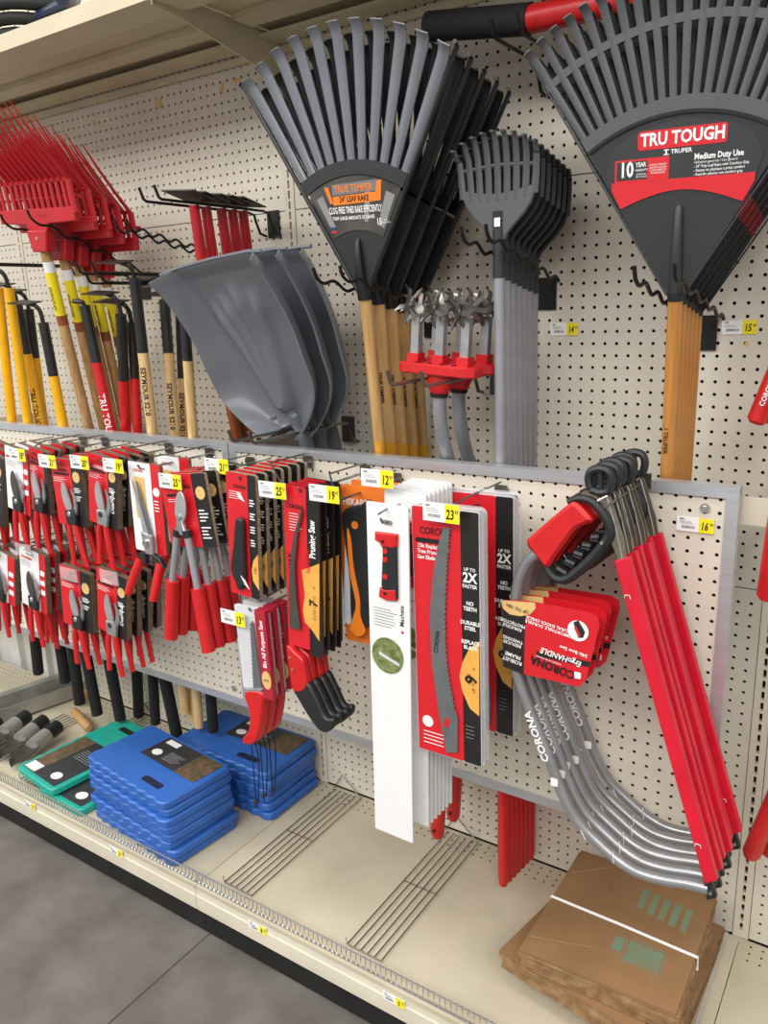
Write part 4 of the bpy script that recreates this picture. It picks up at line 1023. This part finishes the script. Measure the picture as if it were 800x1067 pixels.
for k, (dx, dy, dz) in enumerate(((.001, .014, .001), (.006, .130, .0), (.008, .144, .002))):
    dup(o, (dx, dy, dz), ['blister saw blade card directly behind the frontmost one', 'blister saw blade card leading the rear pair', 'blister saw blade card at the back of the rear pair'][k])
panel_hook(loc.x, loc.z-.02, .235, 'wire hook holding the blister saw blades, tag 23', (458,535), '23')
# ================================================================ bow saws
YS = -.452
o0 = WY(630, 530, YS)
def P3(q, dy=0.0): a = WY(q[0], q[1], YS); return (a.x-o0.x, dy, a.z-o0.z)
def P2(q): return [(WY(a, b, YS).x-o0.x, WY(a, b, YS).z-o0.z) for a, b in q]
def bow_saw():
    r = thing('bow_saw', 'x', 'saw', (0, 0, 0))
    pth = [(560,576),(549,586),(541,603),(537.5,622),(535,660),(537.5,699),(553,743),(571,787),(586,827),(602,856),(624,879),(646,898),(667,910),(692,917),(717,921),(738,926)]
    q = spl([P3(p) for p in pth], 4); tb = MB().tube(q, [.0102]*len(q), 12).build2('frame_tube', 'saw_tube', r)
    # printed maker's name along the tube
    A, B = Vector(P3((545,722))), Vector(P3((578,808))); d = (B-A).normalized(); ang = math.atan2(d.z, d.x)
    c = (A+B)/2; text('CORONA', .0205, 'print_white', tb, (c.x, -.0106, c.z), rot=ang+math.pi, bold=.03, sx=1.12)
    e = B+d*.008; MB().prism(rrect(e.x-.007, e.x+.007, e.z-.008, e.z+.008, .003), -.0112, -.0104).build2('emblem', 'print_white', tb)
    # creases of the bent tube
    for a, b in (((607,862),(612,872)), ((640,884),(641,896))):
        MB().tube([P3(a, -.0102), P3(b, -.0106)], .0007, 5).build2('crease', 'print_white', tb)
    MB().prism(P2([(733,915),(742,916),(747,934),(737,936)]), -.006, .006, .001).build2('blade_clamp', 'soft_black', r)
    a = P3((741,928)); MB().tube([(a[0], -.009, a[2]), (a[0], -.005, a[2])], .003, 8).build2('rivet', 'chrome', r)
    MB().prism(P2([(641,584),(656.5,579),(748,915),(735,919)]), -.0075, .0075, .0015).build2('blade_guard', 'red_guard', r)
    # lines of the folded guard and its staples
    for u in ((655,621), (728,879)):
        a = P3(u); MB().tube([(a[0]-.005, -.0082, a[2]-.002), (a[0]-.004, -.0088, a[2]+.004), (a[0]+.004, -.0088, a[2]+.004), (a[0]+.005, -.0082, a[2]-.002)], .0007, 5).build2('staple', 'print_white', r)
    MB().prism(P2([(645,585),(653,583),(650,562),(643,540),(637,520),(630,510),(620,508),(606,513),(612,522),(624,530),(632,545),(637,565)]), -.0018, .0018).build2('tension_plate', 'saw_plate', r)
    MB().tube([P3(p, -.001) for p in ((623,506),(633,520),(640,545),(646,570),(649,586))], .0018, 6).build2('plate_rim', 'steel_cast', r)
    MB().tube([P3((624,521), -.006), P3((634,516), -.006)], .0016, 6).build2('pin', 'chrome', r)
    a = P3((629,564)); MB().tube([(a[0], -.012, a[2]), (a[0], .01, a[2])], .003, 8).build2('rivet', 'chrome', r)
    lp = spl([P3(p) for p in ((616,510),(613,499),(616,491),(625,488),(634,491),(637,500),(634,511),(625,513),(616,510))], 4)
    MB().tube(lp, .0072, 8, flat=1.2).build2('tension_lever', 'soft_black', r)
    MB().tube([P3((625,490)), P3((626,503)), P3((625,518))], .0048, 8).build2('lever_bar', 'soft_black', r)
    MB().prism(sm(P2([(551,564),(557,556),(575,540),(592,526),(600,522),(609,529),(619,541),(612,545),(602,550),(592,563),(581,578),(572,590),(562,580)])), -.0142, .0142, .006).build2('grip', 'red_grip', r)
    gp = spl([P3(p) for p in ((592,523),(604,519),(618,523),(631,538),(636,551),(633,562),(618,580),(603,594),(590,603),(579,602),(571,594),(566,585),(552,566))], 4)
    MB().tube(gp, lerpl([.006,.007,.0085,.010,.010,.010,.0095,.0095,.0095,.009,.008,.007,.006], 4), 8).build2('knuckle_guard', 'soft_black', r)
    for k in range(5):
        a, b = P3((581+9*k, 591-8*k)), P3((591+8.5*k, 597-9.5*k)); MB().tube([(a[0], 0, a[2]), (b[0], 0, b[2])], .0058, 8, flat=1.6).build2('finger_rib', 'soft_black', r)
    # hang card
    yc = -.0155
    cd_ = MB().prism(P2([(526,623),(551,623.5),(618,635),(626,640),(627.5,648),(613,706),(606,712),(549,699),(528,691)]), yc, yc+.0035).build2('hang_card', 'red_card', r)
    MB().prism(P2([(526.5,623),(551.5,624),(549,699),(528,691)]), yc-.0006, yc-.0001).build2('black_panel', 'black_card', cd_)
    MB().prism(P2([(526,622.5),(561,625),(562,631),(556,637),(546,639),(535,637),(528,631)]), yc-.0012, yc-.0006).build2('badge', 'tan_badge', cd_)
    up = math.pi-math.atan2(12, 70)*.9
    def T_(s_, z_, m_, q, **k): a = P3(q); text(s_, z_, m_, cd_, (a[0], yc-.0018, a[2]), rot=up, **k)
    T_('UP TO 10in', .009, 'print_black', (543,631), bold=.02)
    T_('CORONA', .0225, 'print_black', (579,691.5), bold=.03, sx=.85); T_('GEARED AFTER GEARED', .0045, 'print_white', (575,684))
    MB().prism(P2([(563,675),(618,686),(617,691.5),(562,680)]), yc-.0012, yc-.0006).build2('print', 'black_card', cd_); T_('ErgoHANDLE', .0155, 'print_white', (588,681), bold=.02, sx=.85, shear=.2)
    T_('24in Bow Saw', .009, 'print_white', (601,675), bold=.02); T_('COMFORTABLE, DURABLE\nNATURAL SHOCK CHECK', .008, 'print_white', (577,650), bold=.02)
    for k, s_ in enumerate(('ROBUST\nFRAME', 'REDUCES\nTWISTING', 'KNUCKLE\nPROTECTOR')): T_(s_, .0105 if k == 0 else .0085, 'print_white', (538, 682-17*k), bold=.02)
    a = P3((605.5,654)); MB().prism(disc(a[0], a[2], .019, n=22), yc-.0012, yc-.0006).build2('print', 'print_white', cd_)
    t2 = P2([(601,645),(606,643),(613,655),(611,661),(606,661)]); MB().prism(t2, yc-.0018, yc-.0012).build2('print', 'soft_black', cd_)
    MB().prism(P2([(601.5,650),(604,649),(608.5,659),(606,660)]), yc-.0022, yc-.0018).build2('print', 'print_red', cd_)
    a = P3((605,700)); MB().prism(rrect(a[0]-.006, a[0]+.006, a[2]-.006, a[2]+.006, .002), yc-.0012, yc-.0006).build2('emblem', 'print_white', cd_)
    return r
bs = bow_saw(); bs.location = o0
tag(bs, 'bow saw with bent grey tube, red blade guard and red hang card, frontmost', 'saw', 'bow saws hanging at the right')
BL = ['second bow saw from the front', 'third bow saw from the front', 'fourth bow saw from the front', 'fifth bow saw from the front', 'rearmost bow saw, nearest the panel']
for k in range(1, 6):
    o = dup(bs, (.002*k*(k % 2), .0305*k, .001*(k % 3)), BL[k-1]); o.rotation_euler = (0, 0, 0)
    if k in (4, 5):
        for ch in list(o.children):
            if ch.name.startswith('hang_card'):
                for g in list(ch.children): bpy.data.objects.remove(g)
                bpy.data.objects.remove(ch)
hk = WY(637, 524, YS); panel_hook(hk.x, hk.z, .21, 'wire hook carrying the bow saws', wire=False)
# ================================================================ red gripped loppers in the bay at the right edge
def edge_lopper(a, b, c, Y, label):
    A, B = WY(*a, Y), WY(*b, Y); r = thing('long_lopper', label, 'loppers', B, 'loppers cut off by the right edge')
    for k, dx in enumerate((0.0, .05)):
        off = Vector((dx*.55, .035*k, -.006*k)); d = (A-B)
        MB().tube([B+off, B+off+d*.05, A+off], [.012, .0175, .0175], 12).build('grip', 'red_grip', r)
        MB().tube([A+off-d*.02, A+off+d*1.6], .010, 10).build('arm', 'shaft_grey', r)
    T_ = A+d*1.7
    MB().tube([T_-Vector((.01,0,0)), T_+Vector((.02,0,.05)), T_+Vector((.0,0,.12))], [.02,.018,.004], 8, flat=.4).build('blade', 'steel_blade', r)
    if c: text('CORONA', .012, 'print_white', r, tuple((A+B)/2-B+Vector((0, -.0182, 0))), rot=math.atan2((A-B).z, (A-B).x), bold=.02)
edge_lopper((816,372), (787,441), True, -.16, 'red gripped lopper at the right edge above the panel bracket')
edge_lopper((812,540), (799,625), False, -.33, 'red gripped lopper at the right edge beside the panel side')
edge_lopper((822,800), (781,893), False, -.22, 'red gripped lopper low at the right edge by the slotted upright')
# ================================================================ kneeling pads
def pad_poly(L, W_, wav=True):
    r = .018; pts = []
    n = 56
    for k in range(n+1):                      # front edge, left to right, wavy
        x = -L/2+r+(L-2*r)*k/n; pts.append((x, -W_/2+(.0028*math.sin(k/n*2*math.pi*8) if wav else 0)))
    pts += [(L/2-r*.3, -W_/2+r*.3), (L/2, -W_/2+r)]
    pts += [(L/2, W_/2-r), (L/2-r*.3, W_/2-r*.3), (L/2-r, W_/2)]
    pts += [(-L/2+r, W_/2), (-L/2+r*.3, W_/2-r*.3), (-L/2, W_/2-r)]
    for k in range(13): y = W_/2-r-(W_-2*r)*k/12; pts.append((-L/2+.0025*math.sin(k/12*2*math.pi*4), y))
    pts += [(-L/2+r*.3, -W_/2+r*.3)]
    return pts
def teal_label(r, L, W_, T):
    c = MB().slab(rrect(-L*.10, L*.46, -W_*.42, W_*.43, .004), T+.0002, T+.0012).build2('label_card', 'label_charcoal', r)
    MB().slab(rrect(-L*.10, L*.46, -W_*.42, -W_*.12, .004), T+.0012, T+.0017).build2('flower_print', 'flower_print', c)
    MB().slab(disc(L*.37, W_*.22, .017, .022, n=20), T+.0012, T+.0018).build2('print', 'print_white', c)
    MB().slab(rrect(L*.36, L*.45, -W_*.40, -W_*.14, .001), T+.0017, T+.0023).build2('barcode', 'tag_white', c)
    b = MB()
    for k in range(6): b.bx(L*.02+.009*k, L*.02+.009*k+.0022, -W_*.05, W_*(.25+.05*(k % 3)), T+.0012, T+.0016)
    b.build2('small_print', 'print_grey', c)
def kneel_pad(m, L, W_, T, labelled):
    r = thing('kneeling_pad', 'x', 'kneeling pad')
    MB().slab(pad_poly(L, W_), 0, T, .004).build2('foam', m, r)
    MB().slab(rrect(L*.10, L*.32, -W_*.36, -W_*.26, .008) if m == 'pad_blue' else rrect(-L*.40, -L*.34, -W_*.22, W_*.22, .008), T-.0004, T+.0003).build2('carry_slot', 'navy_plastic' if m == 'pad_blue' else 'soft_black', r)
    if labelled and m == 'pad_teal': teal_label(r, L, W_, T)
    elif labelled:
        c = MB().slab(rrect(-L*.20, L*.45, W_*-.02, W_*.44, .004), T+.0002, T+.0012).build2('label_card', 'label_charcoal', r)
        MB().slab(rrect(L*.22, L*.45, W_*-.02, W_*.44, .004), T+.0012, T+.0017).build2('flower_print', 'flower_print', c)
        MB().slab(disc(-L*.10, W_*.12, .019, .014, n=20), T+.0012, T+.0018).build2('print', 'print_white', c)
        MB().slab(rrect(-L*.16, -L*.02, W_*.32, W_*.41, .001), T+.0012, T+.0018).build2('barcode', 'tag_white', c)
        b = MB()
        for k in range(6): b.bx(-L*.0, L*(.13+.02*(k % 3)), W_*.06+.007*k, W_*.06+.007*k+.0022, T+.0012, T+.0016)
        b.build2('small_print', 'print_grey', c)
    return r
T_P = .0245; LP, WP = .392, .228
bot = kneel_pad('pad_blue', LP, WP, T_P-.0008, False); top = kneel_pad('pad_blue', LP, WP, T_P-.0008, True)
random.seed(5)
base = Vector((-1.335, -.402, ZD+.0005))
for k in range(8):
    lab = 'blue foam kneeling pad in the front stack, ' + ['bottom one', 'second from the bottom', 'third from the bottom', 'fourth from the bottom', 'fifth from the bottom', 'sixth from the bottom', 'just under the labelled top one', 'labelled top one'][k]
    src = top if k == 7 else bot; o = src if k in (0, 7) else dup(src, (0, 0, 0))
    o.location = base+Vector((random.uniform(-.008, .008), random.uniform(-.005, .005), k*T_P)); o.rotation_euler = (0, 0, math.radians(-6+random.uniform(-1, 1)))
    tag(o, lab, 'kneeling pad', 'blue kneeling pads in the front stack')
base2 = Vector((-1.262, -.126, ZD+.0005))
for k in range(6):
    o = dup(top if k == 5 else bot, (0, 0, 0)); off = (.012, -.004, 0) if k == 0 else (random.uniform(-.006, .006), random.uniform(-.004, .004), 0)
    o.location = base2+Vector((off[0], off[1], k*T_P)); o.rotation_euler = (0, 0, math.radians(0 if k else -1))
    tag(o, 'blue foam kneeling pad in the rear stack, ' + ['bottom one sticking out', 'second from the bottom', 'third from the bottom', 'fourth from the bottom', 'just under its top one', 'labelled top one'][k], 'kneeling pad', 'blue kneeling pads in the rear stack')
tp1 = kneel_pad('pad_teal', LP, WP, T_P-.0008, True); tp1.location = (-1.668, -.325, ZD+.0005); tp1.rotation_euler = (0, 0, math.radians(-92))
tag(tp1, 'teal foam kneeling pad lying beside the front blue stack', 'kneeling pad', 'teal kneeling pads')
tp2 = dup(tp1, (-.112, .004, T_P+.003), 'teal foam kneeling pad on top with the flowered label, farther left'); tp2.rotation_euler = (math.radians(0), 0, math.radians(-96))
# ================================================================ paper bag bundles
def bag_bundle(top_print):
    r = thing('paper_bag_bundle', 'x', 'paper bags'); L, W_, n = .315, .36, 7; t = .0066; random.seed(11)
    for k in range(n):
        j = [random.uniform(-.005, .005) for _ in range(4)]
        c = [(-L/2+j[0], -W_/2+j[1]), (L/2+j[2], -W_/2-j[1]), (L/2+j[3], W_/2+j[0]), (-L/2-j[2], W_/2)]
        z = k*t; sag = .004
        pl = []
        for i in range(4):
            a, b = Vector(c[i]), Vector(c[(i+1) % 4]); pl += [tuple(a.lerp(b, q/3)) for q in range(3)]
        MB().slab(pl, z+.0005, z+t-.0012).build2('folded_bag', 'kraft' if k == n-1 else 'kraft_edge', r)
        MB().slab([(x*.97, y*.97) for x, y in pl], z-.0007, z+.0005).build2('bag_fold', 'kraft', r)
    zt = n*t-.0012
    if top_print:
        for q in ([(-L*.47, W_*.25), (-L*.18, W_*.47)], [(-L*.18, W_*.47), (-L*.16, W_*.22)], [(-L*.48, -W_*.38), (-L*.10, -W_*.28)], [(L*.25, -W_*.35), (L*.44, -W_*.48)]):
            MB().tube([(a, b, zt+.0002) for a, b in q], .0009, 4).build2('crease', 'kraft_edge', r)
        MB().tube([(-L/2-.001, -.005, zt-.03), (-L/2-.0015, -.005, zt+.001), (0, -.012, zt+.0022), (L/2+.0015, -.02, zt+.001), (L/2+.001, -.02, zt-.03)], .0034, 6, flat=.4, fdir=(0, 0, 1)).build2('band', 'print_white', r)
        b = MB()
        for k in range(5): b.slab([(.02+.024*k-.007, W_*.16-.006*k), (.02+.024*k+.007, W_*.16-.006*k), (.02+.024*k+.007, W_*(.34-.01*k)), (.02+.024*k-.007, W_*(.34-.01*k))], zt, zt+.0003)
        b.build2('print', 'bag_green', r)
        MB().slab([(.03, -.10), (.10, -.10), (.10, -.045), (.03, -.045)], zt, zt+.0003).build2('print', 'bag_green', r); MB().slab([(.0, -.085), (.02, -.085), (.02, -.045), (.0, -.045)], zt, zt+.0003).build2('print', 'bag_green', r)
        o_ = MB(); [o_.slab(q, zt, zt+.0004) for q in ([(.024,-.105),(.106,-.105),(.106,-.103),(.024,-.103)], [(.024,-.04),(.106,-.04),(.106,-.038),(.024,-.038)], [(.024,-.105),(.026,-.105),(.026,-.038),(.024,-.038)], [(.104,-.105),(.106,-.105),(.106,-.038),(.104,-.038)])]; o_.build2('print_border', 'bag_green', r)
    return r
bb = bag_bundle(True); lo = bag_bundle(False); hB = .0475
BC = Vector((-.035, -.262, ZD+.0018))
lo.location = BC+Vector((.005, .05, 0)); lo.rotation_euler = (0, 0, math.radians(-3)); tag(lo, 'bundle of folded brown paper bags at the bottom of the pile', 'paper bags', 'brown paper bag bundles')
m_ = dup(lo, (-.03, -.05, hB), 'bundle of folded brown paper bags in the middle of the pile'); m_.rotation_euler = (0, 0, math.radians(-9))
bb.location = BC+Vector((.0, .008, 2*hB)); bb.rotation_euler = (0, 0, math.radians(1)); tag(bb, 'banded bundle of brown paper bags with green print on top of the pile', 'paper bags', 'brown paper bag bundles')
# ================================================================ wire racks and front fence
def wire_rack(x, label, y0=-.50, y1=-.02, wd=.095, z=None, brace=True):
    z = ZD+.004 if z is None else z; r = thing('wire_rack', label, 'wire rack', (x, y0, ZD), 'chrome wire racks')
    for k in range(6):
        xx = x+wd*k/5; MB().tube([(xx, y0, z+.001), (xx, y1, z+.001)], .0016, 6).build('long_wire', 'wire_steel', r)
    MB().tube([(x, y0-.003, z+.02), (x, y0, z), (x+wd, y0, z)], .002, 6).build('front_wire', 'chrome', r)
    if brace: MB().tube([(x-.01, -.014, z+.0), (x+.02, -.010, z+.05), (x+wd, y1, z)], .002, 6).build('rear_brace', 'wire_steel', r)
    MB().tube([(x, y0+.25, z-.0015), (x+wd, y0+.25, z-.0015)], .0014, 6).build('cross_wire', 'wire_steel', r)
wire_rack(-.993, 'chrome wire rack on the deck right of the blue pads'); wire_rack(-.597, 'chrome wire rack on the deck under the white sleeves')
wire_rack(-1.905, 'chrome wire rack left of the teal pads'); wire_rack(-2.16, 'chrome wire rack under the loose tool heads at the far left', y1=-.16, brace=False)
for i, (a, c) in enumerate(((UPR[1]+.004, UPR[0]-.004), (UPR[2]+.004, UPR[1]-.004), (UPR[2]-.6, UPR[2]-.004))):
    f = thing('wire_fence', ['low chrome wire fence along the deck edge in front of the paper bags', 'low chrome wire fence along the deck edge in front of the blue pads', 'low chrome wire fence along the deck edge at the far left'][i], 'fence', (a, -.537, ZD), 'low wire fences')
    for z in (.003, .034): MB().tube([(a, -.537, ZD+z), (c, -.537, ZD+z)], .002, 6).build('rail', 'chrome', f)
    b = MB(); n = int((c-a)/.0135)
    for k in range(n+1): x = a+(c-a)*k/n; b.tube([(x, -.5352, ZD+.001), (x, -.5352, ZD+.036)], .0012, 4)
    b.build('rung_row', 'chrome', f, kind='stuff')
# deck divider by the right upright
tag(MB().bx(.140, .1425, -.53, -.02, ZD+.0005, ZD+.045).build('deck_divider', 'clear_plastic', at=(.141, -.27, ZD)), 'clear upright divider right of the paper bag pile', 'divider')
# ---- price tickets in the base channel
for px, py, pr, what in ((31,839,'2','at the left under the loose tool heads'), (121,887.5,'3','under the blue pad stack'), (268,967,'8','under the first wire rack'), (410,1042,'5','at the lower edge under the second wire rack')):
    c = WY(px, py, YF-.0045); t = thing('price_label', 'small price ticket on the base lip ' + what, 'price tag', (c.x, c.y, c.z-.011)); tag_face(t, (c.x, c.y, c.z), .056, .022, pr, '99')
# ================================================================ loose tool heads at the far left
tr = thing('galvanised_tray', 'long galvanised metal tray lying at the far left of the deck', 'tray', (-2.3, -.3, ZD))
A, B = WZ(-25, 734, ZD+.095), WZ(112, 688, ZD+.095); d = (B-A).normalized(); s_ = Vector((d.y, -d.x, 0))
for k, (o1, o2, z1, z2) in enumerate(((0, .004, -.085, 0), (.004, .045, -.085, -.081), (.045, .049, -.085, -.03), (-.03, .0, -.004, 0))):
    a, b = A+s_*o1, A+s_*o2; e = B-A
    vs = [a, b, b+e, a+e]; vs = [v+Vector((0,0,z1)) for v in vs]+[v+Vector((0,0,z2)) for v in vs]
    MB().add(vs, [(0,3,2,1),(4,5,6,7),(0,1,5,4),(1,2,6,5),(2,3,7,6),(3,0,4,7)]).build(['rear_wall','floor','front_wall','flange'][k], 'galvanised', tr, smooth=False)
def tool_head(a, b, label, blade=True):
    A, B = WZ(*a, ZD+.045), WZ(*b, ZD+.035); r = thing('trowel_head', label, 'trowel', (B.x, B.y, ZD), 'loose trowel heads'); d = (B-A)
    MB().tube([A, A.lerp(B, .45)], [.026, .026], 12).build('sleeve', 'soft_black', r)
    MB().tube([A.lerp(B, .30), A.lerp(B, .68)], [.0275, .0275], 12).build('band', 'galvanised', r)
    G = []
    side = Vector((-d.y, d.x, 0)).normalized()
    for t, w_ in ((.55, .024), (.75, .032), (.95, .034), (1.1, .026), (1.2, .006)):
        p = A.lerp(B, t); p.z = max(ZD+.008, p.z-.012*t); G.append([tuple(p+side*(w_*u)+Vector((0, 0, .010*abs(u)))) for u in (-1, -.5, 0, .5, 1)])
    MB().surf(G, .002).build('blade', 'hoe_steel', r)
tool_head((28,746), (-8,772), 'dark trowel head beside the metal tray at the far left'); tool_head((46,751), (8,781), 'dark trowel head with steel band, second from the tray'); tool_head((60,757), (20,789), 'dark trowel head with steel band nearest the teal pads')
tool_head((-2,752), (-36,776), 'dark trowel head half cut by the left edge')
for a, b, lab in (((80,744), (92,758), 'short wooden handle end between the trowel heads and teal pads'), ((84,727), (90,722), 'wooden stub beside the banded trowel head')):
    A, B = WZ(*a, ZD+.027), WZ(*b, ZD+.027)
    e = (B-A).normalized()*.07
    o = MB().tube([A-e*.5, A, B, B+e*.1], [.012, .0155, .0165, .011], 12).build('wooden_handle', 'wood_raw', at=(B.x, B.y, ZD)); tag(o, lab, 'handle', 'loose wooden handles')
# ================================================================ things on and under the upper shelf
hs = WY(28, -2, -.30); r = thing('hose_coil', 'coiled black rubber hose on the upper shelf at the top left', 'hose', (hs.x, -.25, ZS+.035))
cx, cy = hs.x-.05, -.27
for k in range(3):
    pts = [(cx+(.15+.012*k)*math.cos(a*math.pi/16), cy+(.12+.01*k)*math.sin(a*math.pi/16), ZS+.052+.030*k+.002*math.sin(a)) for a in range(33)]
    MB().tube(pts, .0145, 10).build('loop', 'rubber_black', r)
e = WY(75, 6, -.405); MB().tube([(cx+.1, -.33, ZS+.085), (e.x-.05, -.36, ZS+.08), (e.x-.02, -.40, ZS+.066), (e.x, -.43, ZS+.060)], [.015, .016, .018, .018], 12).build('coupling', 'navy_plastic', r)
MB().tube([(cx+.06, cy-.105, ZS+.04), (cx+.05, cy-.14, ZS+.09), (cx+.05, cy-.10, ZS+.135)], .002, 6).build('tie', 'print_grey', r)
a, b, c = WY(446, 28, -.19), WY(552, 20, -.19), WY(690, -8, -.19)
r = thing('capped_pole', 'thick pole with black sleeve and red shaft under the upper shelf', 'pole', (b.x, -.19, b.z))
MB().tube([a, b], [.027, .027], 14).build('sleeve', 'foam_black', r); MB().tube([b, c], [.024, .024], 14).build('shaft', 'red_grip', r)
wall_hook(b.x-.02, min(a.z, b.z)-.034, .05, .24, 'black straight double hook under the thick capped pole', 'straight', 'hook_black')
# paper scraps left on the wall
for px, py, w_, h_ in ((165,107,.035,.03), (231,91,.014,.02), (246,84,.026,.012), (98,128,.012,.012), (436+4,443,.03,.008), (778,358,.008,.01)):
    c = WY(px, py, -.0006); random.seed(px)
    MB().prism([(c.x+w_*.5*math.cos(t)*random.uniform(.7, 1.2), c.z+h_*.5*math.sin(t)*random.uniform(.7, 1.2)) for t in [i*math.pi/4 for i in range(8)]], -.0012, -.0004).build('paper_scrap', 'tan_badge', back)
